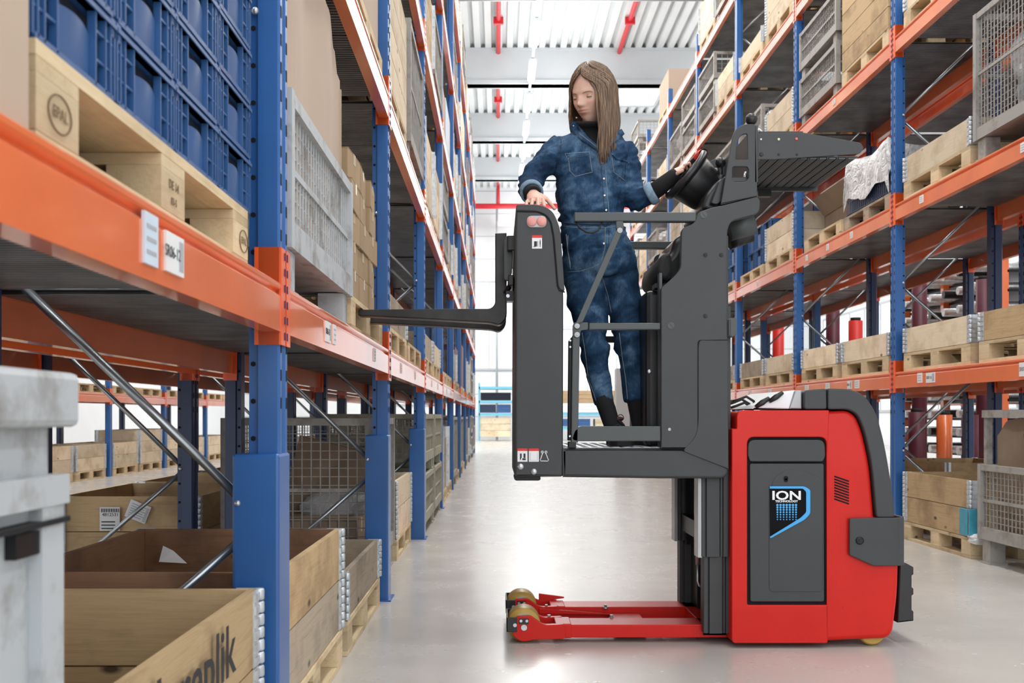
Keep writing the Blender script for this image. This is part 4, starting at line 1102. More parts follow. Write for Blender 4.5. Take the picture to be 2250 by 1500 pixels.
# load legs
YL0, YL1, YL2, YL3 = 4.615, 4.77, 5.05, 5.205
def leg(y0, y1, tg):
    xh = PX(1240, 4.63)
    m = MB().box(xh, PX(1612, 4.6), y0, y1, .022, .078)
    o = m.build('load_leg', RED, TR, bevel=.003); fl = 1 if y0 < 4.9 else -1
    # head plates each side of the wheel
    def forkplate(ya, yb):
        d = lambda pts: rpoly([(PX(a, 4.6), PZ(b, 4.6)) for a, b in pts], .012)
        return plate('wheel_fork', [d([(1124, 1372), (1135, 1354), (1166, 1352), (1186, 1367), (1198, 1372), (1242, 1370), (1242, 1402), (1195, 1404), (1172, 1404), (1158, 1408), (1142, 1407), (1128, 1396)])], ya, yb, RED, TR, .002)
    forkplate(y0-.022, y0+.006); forkplate(y1-.006, y1+.02)
    xw = PX(1151, 4.62); zw = .073
    MB().lathe([(.030, 0), (.071, .002), (.073, .01), (.073, y1-y0-.04), (.071, y1-y0-.034), (.03, y1-y0-.032)], (xw, y0+.016, zw), (0, 1, 0), 36).build('load_wheel', YELLOW, TR)
    MB().lathe([(.050, -.001), (.050, y1-y0-.02)], (xw, y0+.012, zw), (0, 1, 0), 30).build('wheel_rim', LENS, TR)
    MB().lathe([(.013, 0), (.013, y1-y0+.05)], (xw, y0-.026, zw-.003), (0, 1, 0), 18).build('axle', STEEL, TR)
    MB().box(xw-.022, xw+.020, y0-.025, y0-.021, zw+.012, zw+.036).build('axle_lock', DARK, TR)
    for dx in (-.013, .012): MB().lathe([(.007, 0), (.006, .004)], (xw+dx, y0-.025, zw+.026), (0, -1, 0), 12).build('bolt', STEEL, TR)
    # dark foot guard at the tip
    gx = PX(1113, 4.6)
    MB().box(gx, gx+.006, y0-.03, y1+.028, .052, .115).box(gx, gx+.045, y0-.03, y0-.026, .052, .115).box(gx, gx+.045, y1+.024, y1+.028, .052, .115).build('toe_guard', DARK, TR, bevel=.002)
    MB().lathe([(.009, 0), (.008, .005)], (gx+.036, y0-.03, .082), (0, -1, 0), 14).build('bolt', STEEL, TR)
    MB().box(xh-.04, xh+.03, y0-.004, y1+.004, .02, .082).build('leg_sleeve', RED, TR, bevel=.004)
    for px_ in (1207, 1345):
        c = (PX(px_, 4.75), (y0+y1)/2+fl*.10, .078) if False else (PX(px_, 4.75), y1+.01 if fl > 0 else y0-.01, .07)
        MB().lathe([(.012, 0), (.012, .008), (.007, .009), (.007, .02)], c, (0, 0, 1), 8).build('bolt', STEEL, TR)
    return o
leg(YL0, YL1, 1); leg(YL2, YL3, -1)
MB().box(PX(1545, 4.6), PX(1612, 4.6), YL0, YL3, .03, .078).box(PX(1352, 4.8), PX(1420, 4.8), YL0+.1, YL3-.1, .028, .05).build('cross_member', RED, TR, bevel=.003)
plate('leg_lug', [rpoly([(PX(1185, 5.0), .075), (PX(1345, 5.0), .05), (PX(1345, 5.0), .045), (PX(1185, 5.0), .05)], .004)], 5.02, 5.05, RED, TR, .002)
plate('guide_bar', [rpoly([(PX(1184, 5.2), .075), (PX(1184, 5.2), .115), (PX(1240, 5.2), .098), (PX(1240, 5.2), .092)], .004)], 5.205, 5.22, RED, TR, .002)
# mast
def channel(name, x0, x1, y0, y1, z0, z1, mat=GREY):
    m = MB(); w_ = x1-x0
    m.box(x0, x0+w_*.16, y0+.006, y1, z0, z1).box(x0+w_*.20, x0+w_*.68, y0, y1, z0, z1).box(x0+w_*.72, x0+w_*.80, y0+.008, y1, z0, z1).box(x0+w_*.82, x1, y0+.003, y1, z0, z1).box(x0+.003, x1-.003, y0+.015, y1-.01, z0, z1)
    return m.build(name, mat, TR, bevel=.002)
for (ya, yb) in ((4.56, 4.64), (5.16, 5.24)):
    channel('outer_mast', PX(1547, 4.56), PX(1606, 4.56), ya, yb, .05, 1.45)
    channel('inner_mast', PX(1541, 4.54), PX(1601, 4.54), ya-.016, yb-.02 if ya < 5 else yb, PZ(1224, 4.54), 1.75)
    MB().box(PX(1536, 4.56)-.006, PX(1536, 4.56)+.010, ya-.01, yb, PZ(1224, 4.56), 1.1).build('mast_edge_strip', LENS, TR)
MB().box(PX(1500, 5.2), PX(1520, 5.2), 5.1, 5.18, PZ(1190, 5.2), 1.2).build('carriage_rail', DARKM, TR)
MB().box(PX(1515, 5.2), PX(1560, 5.2), 5.0, 5.17, .08, 1.2).build('mast_back', DARK, TR)
MB().box(PX(1500, 5.1), PX(1545, 5.1), 4.62, 5.16, PZ(1165, 5.1), PZ(1130, 5.1)).build('mast_bracket', DARKM, TR)
MB().box(.96, 1.0, 4.6, 5.2, .06, 1.3).build('mast_panel', HOLE, TR)
MB().tube([P3(1533, 1130, 4.75), P3(1534, 1240, 4.75)], .010, 12).build('cylinder_rod', STEEL, TR)
MB().tube([P3(1533, 1060, 4.75), P3(1533, 1135, 4.75)], .016, 12).build('lift_cylinder', DARKM, TR)
MB().tube([P3(1533, 1240, 4.75), P3(1533, 1276, 4.75), P3(1536, 1286, 4.75), P3(1546, 1291, 4.75)], .005, 8).build('hydraulic_pipe', STEEL, TR)
# platform
ZP = .848
MB().box(PX(1238, YN)+.002, PX(1598, YN), YN+.02, YF_-.005, ZP-.03, ZP-.002).build('platform_floor', DARKM, TR)
m = MB()
for i in range(16):
    for j in range(14):
        c = (PX(1245, YN)+.028*i*1.55, YN+.05+j*.052, ZP); m.box(c[0]-.014, c[0]+.014, c[1]-.004, c[1]+.004, ZP-.003, ZP+.001)
m.build('tread_plate', LENS, TR, kind='stuff')
MB().box(PX(1238, YN)+.004, PX(1598, YN)-.004, YN+.024, YF_-.01, ZP-.004, ZP-.001).build('floor_mat', STEEL, TR)
plate('platform_side', [rpoly(pp([(1236, 985), (1599, 985), (1600, 1040), (1590, 1051), (1450, 1051), (1236, 1048)], YN), [.002, .002, .02, .02, .01, .01])], YN, YN+.05, GREY, TR, .012, seg=4)
plate('platform_side', [rpoly(pp([(1236, 985), (1599, 985), (1600, 1040), (1590, 1051), (1450, 1051), (1236, 1048)], YN), .005)], YF_-.05, YF_, GREY, TR, .012)
MB().box(PX(1240, YN), PX(1599, YN), YN+.04, YF_-.04, PZ(1046, YN), ZP-.02).build('platform_beam', DARKM, TR)
pil = rpoly(pp([(1132, 500), (1134, 449), (1186, 449), (1214, 462), (1229, 500), (1238, 640), (1237, 1047), (1131, 1048)], YN), [.02, .012, .05, .08, .15, .05, .012, .006])
plate('front_pillar', [pil], YN, YF_, GREY, TR, .010, seg=4)
grv = pp([(1136, 463.5), (1180, 464.5), (1200, 472), (1211, 488), (1217, 520), (1226, 628), (1230, 637), (1241, 640), (1241, 643), (1228, 640), (1223, 629), (1214, 521), (1208, 489), (1198, 474.5), (1180, 467), (1136, 466)], YN)
plate('pillar_groove', [grv], YN-.001, YN+.002, HOLE, TR, .0003)
cap = rpoly(pp([(1134, 449), (1186, 449), (1214, 462), (1231, 500), (1241, 640), (1230, 636), (1226, 628), (1217, 520), (1211, 488), (1200, 472), (1180, 464), (1134, 463)], YN), [.012, .05, .08, .15, .01, .01, .01, .1, .06, .05, .05, .004])
plate('padded_cap', [cap], YN-.004, YF_+.004, GREY, TR, .004, seg=3)
lh = plate('lamp_housing', [rpoly(pp([(1157, 474), (1201, 474), (1201, 500), (1157, 500)], YN), .0245, 10)], YN-.006, YN+.002, LENS, TR, .004, seg=3)
for px_ in (1168.5, 1190): MB().lathe([(.0205, 0), (.0205, .003), (.016, .005), (.0, .006)], (PX(px_, YN), YN-.005, PZ(487, YN)), (0, -1, 0), 28).build('warning_lamp', LAMPRED, TR)
def sticker(x0, y0, x1, y1, kind):
    o = MB().box(PX(x0, YN), PX(x1, YN), YN-.0015, YN+.001, PZ(y1, YN), PZ(y0, YN)).build('warning_sticker', SIGNWHITE, TR)
    MB().box(PX(x0, YN), PX(x1, YN), YN-.002, YN-.001, PZ(y0+(y1-y0)*.19, YN), PZ(y0, YN)).build('red_band', SIGNRED, o)
    m = MB(); q = lambda a, b, c, d: m.box(PX(x0+(x1-x0)*a, YN), PX(x0+(x1-x0)*c, YN), YN-.0021, YN-.001, PZ(y0+(y1-y0)*d, YN), PZ(y0+(y1-y0)*b, YN))
    if kind == 0:
        q(.2, .45, .5, .85); q(.56, .42, .60, .85); q(.76, .42, .86, .7); q(.79, .32, .84, .42); q(.76, .7, .80, .88); q(.83, .7, .86, .88); q(.1, .85, .35, .88)
        m.build('pictogram', PRINT, o)
    elif kind == 1:
        q(.25, .38, .42, .72); q(.6, .38, .8, .72); q(.25, .72, .36, .85); q(.48, .74, .82, .88)
        m.build('pictogram', PRINT, o)
    else:
        q(.12, .3, .16, .9); q(.84, .3, .88, .9); q(.12, .88, .88, .9); m.build('thin_outline', LENS, o)
sticker(1169, 517, 1191, 546, 0); sticker(1137, 985, 1159, 1014, 1); sticker(1162, 985, 1184, 1014, 2); sticker(1565, 981, 1587, 1011, 1)
hk = P3(1195, 1003, YN-.001)
MB().tube([P3(1193, 993, YN-.001), P3(1187, 1010, YN-.001), P3(1188, 1012.5, YN-.001), P3(1204, 1012.5, YN-.001), P3(1205, 1010, YN-.001), P3(1198, 993, YN-.001)], .0018, 5).torus(P3(1191.5, 993, YN-.001), (0, 1, 0), .0045, .0016, 12, 5).torus(P3(1199.5, 993, YN-.001), (0, 1, 0), .0045, .0016, 12, 5).build('hook_pictogram', SIGNWHITE, TR)
for a, b in ((1144, 1025), (1173, 1036)): MB().lathe([(.014, 0), (.0135, .003), (.009, .007), (0, .008)], P3(a, b, YN-.0005), (0, -1, 0), 20).build('dome_bolt', STEEL, TR)
plate('rubber_foot', [rpoly(pp([(1130, 1047), (1188, 1047), (1188, 1054), (1184, 1056), (1134, 1056), (1130, 1053)], YN), .003)], YN+.01, YN+.2, RUBBER, TR, .003)
plate('weld_seam', [pp([(1236, 985), (1238.5, 985), (1239, 1048), (1236.5, 1048)], YN)], YN-.002, YN+.003, GREY, TR, .0008)
# rear side panel of the cab
sp = pp([(1452, 985), (1452, 633), (1481, 608), (1495, 591), (1497, 502), (1526, 490), (1531, 474), (1537, 465), (1568, 455), (1584, 452), (1664, 432), (1670, 440), (1669, 462), (1662, 471), (1606, 486), (1598, 505), (1597, 600), (1600, 985)], YN)
sp = rpoly(sp, [.002, .01, .01, .02, .02, .02, .01, .02, .02, .01, .03, .01, .02, .03, .06, .02, .02, .002])
plate('cab_side_panel', [sp], YN-.003, YN+.03, GREY, TR, .005, seg=3)
plate('cab_side_panel', [sp], YF_-.03, YF_, GREY, TR, .005, seg=3)
plate('lower_cover', [rpoly(pp([(1537, 748), (1598, 748), (1600, 1030), (1498, 990), (1515, 975), (1530, 955), (1534, 930), (1534, 760)], YN), [.01, .002, .002, .02, .03, .04, .04, .02])], YN-.006, YN, GREY, TR, .002)
plate('cover_gap', [pp([(1532.5, 990), (1532.5, 752), (1536, 747), (1598, 746), (1598, 748.5), (1537, 749.5), (1535, 753), (1535, 930), (1531, 958), (1516, 977), (1500, 991), (1496, 989)], YN)], YN-.005, YN-.002, HOLE, TR, .0004)
for a, b, rr in ((1550, 560, .009), (1585, 560, .009), (1550, 694, .009)):
    MB().lathe([(rr, 0), (rr*.9, .003)], P3(a, b, YN-.003), (0, -1, 0), 20).lathe([(rr*.5, .002), (rr*.5, .006)], P3(a, b, YN-.003), (0, -1, 0), 6).build('socket_bolt', DARKM, TR)
for a, b in ((1546, 472), (1474, 715)):
    o = MB().lathe([(.015, 0), (.0145, .002)], P3(a, b, YN-.003), (0, -1, 0), 24).build('plug_cap', GREY2, TR); MB().box(-.012, .012, -.0055, -.0045, -.0012, .0012, Matrix.Translation(P3(a, b, YN)) @ Matrix.Rotation(.9, 4, 'Y')).build('plug_slot', DARK, o)
MB().lathe([(.007, 0), (.006, .002)], P3(1471, 943, YN-.003), (0, -1, 0), 12).build('rivet', LENS, TR)
# latch on the rear edge
plate('rear_latch', [rpoly(pp([(1598, 700), (1606, 697), (1620, 698), (1620, 734), (1612, 740), (1599, 738)], YN), .004)], YN+.01, YN+.08, GREY2, TR, .004)
MB().box(PX(1601, YN), PX(1606, YN), YN+.0, YN+.09, PZ(736, YN), PZ(702, YN)).build('latch_lip', DARK, TR)
# inner dark mast cover and seat pads
MB().box(PX(1416, 4.7), PX(1470, 4.7), 4.66, 5.24, ZP, PZ(640, 4.7)).build('mast_cover', DARK, TR, bevel=.02)
MB().box(PX(1448, 4.56)+.0, PX(1452, 4.56)+.004, 4.55, 4.6, ZP, PZ(600, 4.56)).build('cover_edge', GREY2, TR)
MB().lathe([(.010, 0), (.009, .004), (.004, .005)], P3(1427, 816, 4.655), (0, -1, 0), 14).build('bolt', STEEL, TR)
plate('back_pad', [rpoly(pp([(1470, 560), (1478, 528), (1497, 515), (1540, 510), (1540, 640), (1470, 640), (1450, 608), (1446, 572)], 4.75), [.05, .04, .04, .02, .02, .03, .04, .05])], 4.70, 5.16, DARK, TR, .035, seg=4)
plate('lower_pad', [rpoly(pp([(1442, 590), (1450, 562), (1470, 556), (1480, 600), (1462, 622), (1444, 610)], 4.68), .03)], 4.64, 5.18, RUBBER, TR, .02, seg=4)
MB().box(PX(1440, 4.6), PX(1452, 4.6), 4.6, 4.7, PZ(632, 4.6), PZ(622, 4.6)).build('pad_bracket', DARKM, TR)
# gate and rails on the near side
def tube_rect(name, x0, x1, y0, y1, Ya, Yb, mat=GREY2): return MB().box(PX(x0, Ya), PX(x1, Ya), Ya, Yb, PZ(y1, Ya), PZ(y0, Ya)).build(name, mat, TR, bevel=.004)
tube_rect('top_rail', 1262, 1530, 466, 486, YN+.0, YN+.045)
tube_rect('rear_top_rail', 1384, 1490, 530, 546, 5.24, 5.285)
tube_rect('rear_low_rail', 1300, 1470, 738, 752, 5.26, 5.30)
tube_rect('low_rail', 1294, 1451, 709, 724, YN+.0, YN+.035)
plate('rail_bracket', [rpoly(pp([(1262, 708), (1292, 708), (1292, 724), (1276, 726), (1274, 740), (1266, 744), (1258, 738), (1258, 715)], YN), .006)], YN-.006, YN+.004, GREY2, TR, .002)
plate('diagonal_strut', [rpoly(pp([(1353, 506), (1366, 512), (1280, 708), (1264, 712)], YN), .006)], YN-.014, YN-.007, GREY2, TR, .002)
plate('strut_bracket', [rpoly(pp([(1353, 486), (1370, 486), (1370, 504), (1362, 512), (1354, 504)], YN), .008)], YN-.004, YN+.01, GREY2, TR, .002)
plate('gate_post', [rpoly(pp([(1258, 736), (1274, 736), (1270, 972), (1255, 972)], YN), .003)], YN-.004, YN+.03, GREY2, TR, .003)
plate('gate_post_back', [rpoly(pp([(1250, 748), (1258, 738), (1258, 968), (1248, 968)], YN+.04), .003)], YN+.05, YN+.09, DARKM, TR, .003)
plate('kick_board', [rpoly(pp([(1262, 945), (1275, 936), (1451, 936), (1451, 969), (1262, 969), (1256, 964)], YN), [.01, .01, .002, .002, .008, .008])], YN-.004, YN+.008, GREY2, TR, .003)
for a, b in ((1362, 506), (1268, 716), (1268, 735)): MB().lathe([(.012, 0), (.011, .004)], P3(a, b, YN-.014), (0, -1, 0), 18).lathe([(.0055, .003), (.0045, .006)], P3(a, b, YN-.014), (0, -1, 0), 10).build('rivet', LENS, TR)
for a, b in ((1253, 748), (1253, 762), (1252, 958)): MB().lathe([(.005, 0), (.004, .003)], P3(a, b, YN-.004), (0, -1, 0), 10).build('rivet', STEEL, TR)
MB().box(PX(1249, YN), PX(1266, YN), YN, YN+.06, PZ(984, YN), PZ(970, YN)).build('hinge_foot', DARKM, TR, bevel=.003)
MB().tube([P3(1265, 486, YN+.02), P3(1272, 499, YN+.0), P3(1288, 510, YN-.02), P3(1302, 511, YN-.02), P3(1314, 506, YN-.01), P3(1324, 486, YN+.02)], .0042, 8).build('cable_loop', RUBBER, TR)
# console, roof bracket, tray
w1 = rpoly(pp([(1616, 351), (1619, 316), (1627, 297), (1642, 293), (1643, 351)], YN), [.004, .02, .02, .01, .004])
w2 = rpoly(pp([(1611, 366), (1641, 366), (1645, 372), (1645, 392), (1638, 399), (1613, 399), (1609, 393), (1609, 370)], YN), .006)
br = rpoly(pp([(1584, 448), (1606, 318), (1610, 296), (1619, 281), (1634, 273), (1655, 272), (1661, 276), (1664, 431)], YN), [.002, .2, .04, .04, .04, .01, .006, .002])
plate('roof_bracket', [br, w1[::-1], w2[::-1]], YN-.002, YN+.012, GREY, TR, .003)
plate('roof_bracket', [br, w1[::-1], w2[::-1]], 5.10, 5.115, GREY, TR, .003)
MB().box(PX(1659, YN), PX(1665, YN), YN-.002, 5.11, PZ(400, YN), PZ(276, YN)).build('bracket_flange', GREY, TR)
MB().box(PX(1606, YN), PX(1650, YN), YN+.02, YN+.14, PZ(398, YN), PZ(386, YN)).build('lock_bar', DARK, TR, bevel=.004)
MB().tube([P3(1635, 395, YN+.06), P3(1640, 378, YN+.06)], .008, 8).build('lock_lever', STEEL, TR)
MB().lathe([(.012, -.06), (.012, 0)], P3(1651, 268, YN+.02), (0, 0, 1), 14).sphere(P3(1651, 262, YN+.02), .0255, 24, 16).build('ball_mount', DARK, TR)
MB().sphere(P3(1583, 357, 4.72), .0235, 20, 14).lathe([(.011, -.07), (.011, 0)], P3(1583, 362, 4.72), (0, 0, 1), 12).lathe([(.018, -.08), (.018, -.04)], P3(1583, 365, 4.72), (0, 0, 1), 12).build('ball_mount', DARK, TR)
tr_ = plate('tray_side', [rpoly(pp([(1665, 293), (1765, 291), (1889, 313), (1895, 318), (1898, 326), (1889, 338), (1765, 346), (1700, 350), (1665, 350)], YN), [.002, .002, .03, .01, .01, .01, .002, .002, .002])], YN, YN+.008, GREY, TR, .002)
plate('tray_side', [rpoly(pp([(1665, 293), (1765, 291), (1889, 313), (1895, 318), (1898, 326), (1889, 338), (1765, 346), (1665, 350)], YN), .004)], 5.085, 5.093, GREY, TR, .002)
zt = PZ(350, YN); zt2 = PZ(339, YN); x0, x1 = PX(1665, YN), PX(1886, YN)
MB().box(x0, x0+.01, YN+.01, 5.09, zt-.005, zt+.12).box(x0, x1, YN+.01, 5.09, zt+.012, zt+.016).build('tray_plate', GREY2, TR)
m = MB(); n = 10
for k in range(n):
    xa = x0+.012+(x1-x0-.02)*k/n; m.box(xa, xa+.006, YN+.01, 5.085, zt+.002, zt+.012)
m.build('tray_ribs', DARKM, TR, kind='stuff')
m = MB()
for k in range(n):
    xa = x0+.012+(x1-x0-.02)*k/n
    for j in range(58): m.box(xa+.010, xa+.038, YN+.012+j*.0098, YN+.0175+j*.0098, zt+.004, zt+.010)
m.build('tray_grille', GREY2, TR, kind='stuff')
MB().box(x0, x1, 5.07, 5.09, zt-.012, zt+.03).build('tray_edge', DARK, TR)
MB().box(PX(1661, 5.1)-.0, PX(1690, 5.1), 5.06, 5.10, zt-.04, zt-.005).build('tray_hinge', DARKM, TR)
MB().box(x0+.01, PX(1765, YN), YN+.004, YN+.012, PZ(293, YN), PZ(290, YN)+.004).build('tray_top_edge', DARK, TR)
for a, b, r_, mt in ((1672, 306, .004, SIGNWHITE), (1711, 306, .006, simple('pale_yellow_lens', (.62, .60, .36), .3)), (1750, 305, .006, simple('coral_lens', (.85, .12, .08), .3)), (1673, 339, .009, DARKM), (1711, 339, .005, DARKM), (1751, 339, .005, DARKM)):
    MB().lathe([(r_, 0), (r_*.85, .003)], P3(a, b, YN-.0005), (0, -1, 0), 14).build('indicator', mt, TR)
MB().tube([P3(1656, 290, 4.8), P3(1668, 284, 4.8), P3(1676, 292, 4.8)], .005, 8).build('cable', SIGNWHITE, TR)
MB().box(PX(1662, 4.52), PX(1600, 4.52), 4.52, 5.08, PZ(452, 4.5), PZ(436, 4.5)).build('console_beam', GREY, TR)
plate('console_slope', [pp([(1584, 450), (1664, 430), (1664, 420), (1590, 436)], YN)], YN+.0, YN+.04, GREY, TR, .003)
# under-console cylinder and cover
MB().tube([P3(1600, 505, 4.7), P3(1655, 490, 4.7)], .052, 20).build('motor_housing', GREY2, TR)
MB().tube([P3(1600, 530, 4.75), P3(1650, 512, 4.75)], .04, 20).build('motor_cover', DARK, TR)
plate('steering_console', [rpoly(pp([(1537, 463), (1548, 430), (1570, 402), (1590, 393), (1604, 392), (1590, 470), (1560, 470)], 4.6), .02)], 4.56, 5.04, DARK, TR, .02, seg=4)
plate('console_cover', [rpoly(pp([(1560, 448), (1578, 400), (1592, 388), (1600, 390), (1590, 440), (1575, 452)], YN+.04), .01)], YN+.03, YN+.06, DARK, TR, .006)
# steering wheel
wc = P3(1507, 384, 4.78); wn = Vector((-.78, -.12, .61)).normalized()
MB().torus(wc, wn, .118, .0165, 56, 14).build('steering_wheel', DARK, TR)
MB().lathe([(.108, .0), (.112, -.03), (.096, -.12), (.075, -.17), (.05, -.2)], wc, wn, 40).build('wheel_bowl', DARK, TR)
a = Vector((0, 0, 1)); u = (a-wn*a.dot(wn)).normalized()
ang = 0
MB().torus(wc, wn, .119, .0205, 14, 14, -.30, .34).build('red_grip', SIGNRED, TR)
# forks and carriage
def fork(y):
    pts = [(788, 688), (900, 679), (1086, 678)]
    zt_ = PZ(679, 4.75); th = .035; xt = -.616; xh = PX(1113, 4.75)
    prof_ = [(xt, zt_-.016), (xt, zt_-.004), (xt+.4, zt_), (PX(1080, 4.75), zt_), (PX(1086, 4.75), zt_+.01), (PX(1088, 4.75), PZ(514, 4.75)), (xh, PZ(513, 4.75)), (xh+.001, zt_-.005), (xh-.012, zt_-.045), (PX(1096, 4.75), zt_-.06), (PX(1086, 4.75), zt_-.062), (PX(1075, 4.75), zt_-.058), (xt+.3, zt_-.045), (xt, zt_-.03)]
    prof_ = [(xt, zt_-.03), (xt, zt_-.004), (xt+.4, zt_), (PX(1078, 4.75), zt_), (PX(1088, 4.75), zt_+.02), (PX(1088, 4.75), PZ(514, 4.75)), (xh, PZ(513, 4.75)), (xh+.001, zt_-.04), (PX(1098, 4.75), zt_-.075), (PX(1080, 4.75), zt_-.062), (xt+.3, zt_-.045)]
    plate('fork', [rpoly(prof_, [.004, .004, .02, .04, .04, .002, .002, .03, .03, .03, .02])], y-.05, y+.05, FORK, TR, .004)
fork(4.78); fork(5.14)
MB().box(PX(1114, 4.75), PX(1133, 4.75), 4.62, 5.2, PZ(560, 4.75), PZ(528, 4.75)).box(PX(1116, 4.75), PX(1128, 4.75), 4.62, 5.2, PZ(635, 4.75), PZ(612, 4.75)).build('fork_carriage', DARKM, TR, bevel=.004)
plate('carriage_plate', [rpoly(pp([(1107, 530), (1112, 518), (1122, 528), (1126, 560), (1125, 600), (1116, 618), (1107, 615)], 4.68), .006)], 4.66, 4.69, GREY2, TR, .003)
MB().box(PX(1112, 4.7), PX(1128, 4.7), 4.68, 4.76, PZ(662, 4.7), PZ(640, 4.7)).tube([P3(1110, 645, 4.7), P3(1122, 625, 4.7), P3(1128, 610, 4.7)], .012, 8).build('chain_anchor', DARKM, TR)
MB().lathe([(.008, 0), (.008, .004)], P3(1116, 650, 4.675), (0, -1, 0), 10).build('bolt', STEEL, TR)
MB().box(PX(1112, 4.7), PX(1124, 4.7), 4.7, 4.75, PZ(528, 4.7), PZ(520, 4.7)).build('stop_pin', DARKM, TR)
# ---------------------------------------------------------------- the woman
def denim():
    m, nt, b = newmat('blue_denim')
    v = coords(nt, (1, 1, 1), rnd=False)
    big = nz(nt, v, 7, 5, .6, .4)
    c = ramp(nt, big, [(.34, (.006, .019, .048)), (.51, (.021, .060, .125)), (.68, (.115, .20, .315))])  # fade tones; the darks also paint in shade of the creases
    vert = coords(nt, (260, 260, 24), rnd=False)
    st = ramp(nt, nz(nt, vert, 1.0, 2), [(.35, (.72, .72, .72)), (.7, (1.2, 1.2, 1.2))])
    c = mix(nt, .8, c, st, 'MULTIPLY')
    lk(nt, c, b.inputs['Base Color']); b.inputs['Roughness'].default_value = .85; b.inputs['Specular IOR Level'].default_value = .2
    bn = nz(nt, v, 26, 4, .6, .8); bump(nt, b, bn, .45, .006)
    return m
DENIM = denim()
DENIML = simple('faded_denim_edge', (.20, .29, .38), .85, var=.25, vs=60)
DENIMD = simple('dark_denim_seam', (.012, .03, .07), .9, var=.2)
STITCH = simple('pale_stitching', (.25, .26, .26), .8, var=.1)
BLACKK = simple('black_knit', (.006, .006, .007), .9, var=.2, bp=.4, bs=300)
SHOE = simple('black_shoe_leather', (.010, .010, .011), .45, var=.3, bp=.2, bs=120)
SOLE = simple('black_shoe_sole', (.02, .02, .02), .7, var=.2)
BRASS = simple('silver_button', (.45, .43, .40), .3, .9, var=.1)
def skinmat():
    m, nt, b = newmat('skin'); v = coords(nt, rnd=False)
    at = nt.nodes.new('ShaderNodeVertexColor'); at.layer_name = 'tint'
    c = ramp(nt, nz(nt, v, 14, 3), [(.3, (.60, .36, .27)), (.7, (.68, .43, .33))])
    c = mix(nt, 1.0, c, at.outputs['Color'], 'MULTIPLY')
    lk(nt, c, b.inputs['Base Color']); b.inputs['Roughness'].default_value = .5
    b.inputs['Subsurface Weight'].default_value = .12; b.inputs['Subsurface Radius'].default_value = (.012, .005, .003)
    b.inputs['Subsurface Scale'].default_value = .5
    return m
SKIN = skinmat()
def hairmat():
    m, nt, b = newmat('brown_hair'); v = coords(nt, (210, 210, 9), rnd=False)
    oi = nz(nt, v, 1.0, 3, .6)
    c = ramp(nt, oi, [(.30, (.06, .033, .019)), (.5, (.16, .095, .056)), (.66, (.31, .20, .12)), (.8, (.46, .32, .19))])
    lk(nt, c, b.inputs['Base Color']); b.inputs['Roughness'].default_value = .38; b.inputs['Specular IOR Level'].default_value = .45
    return m
HAIR = hairmat()
def ring(c, ux, uy, rx, ry, n=28, p=2.3):
    out = []
    for k in range(n):
        a = 2*pi*k/n; ca, sa = cos(a), sin(a)
        out.append(c+ux*(math.copysign(abs(ca)**(2/p), ca)*rx)+uy*(math.copysign(abs(sa)**(2/p), sa)*ry))
    return out
def loft(mb, rings):
    n = len(rings[0]); vs = [v for r in rings for v in r]
    fs = [(i*n+k, i*n+(k+1) % n, (i+1)*n+(k+1) % n, (i+1)*n+k) for i in range(len(rings)-1) for k in range(n)]
    fs += [tuple(range(n-1, -1, -1)), tuple((len(rings)-1)*n+k for k in range(n))]
    mb.add(vs, fs, True)
def limb(mb, pts, n=20):     # (px, py, Y, r, [flatten])
    P = [P3(p[0], p[1], p[2]) for p in pts]; rings = []
    # catmull resample
    PP, RR_ = [], []
    for i in range(len(P)-1):
        p0, p1, p2, p3 = P[max(0, i-1)], P[i], P[i+1], P[min(len(P)-1, i+2)]
        for k in range(5):
            t = k/5; PP.append(.5*((2*p1)+(p2-p0)*t+(2*p0-5*p1+4*p2-p3)*t*t+(3*p1-p0-3*p2+p3)*t**3)); RR_.append(pts[i][3]*(1-t)+pts[i+1][3]*t)
    PP.append(P[-1]); RR_.append(pts[-1][3])
    mb.tube(PP, RR_, n)
X_, Y_ = Vector((1, 0, 0)), Vector((0, 1, 0))
def remeshed(mb, name, vox, smooth=4, mat=None):
    o = bpy.data.objects.new('tmp', mb.mesh('tmp', None)); COL.objects.link(o)
    r = o.modifiers.new('r', 'REMESH'); r.mode = 'VOXEL'; r.voxel_size = vox; r.use_smooth_shade = True
    s = o.modifiers.new('s', 'SMOOTH'); s.iterations = smooth; s.factor = .6
    me = bpy.data.meshes.new_from_object(o.evaluated_get(bpy.context.evaluated_depsgraph_get()))
    bpy.data.objects.remove(o); me.name = name; me.materials.clear()
    if mat: me.materials.append(mat)
    return me
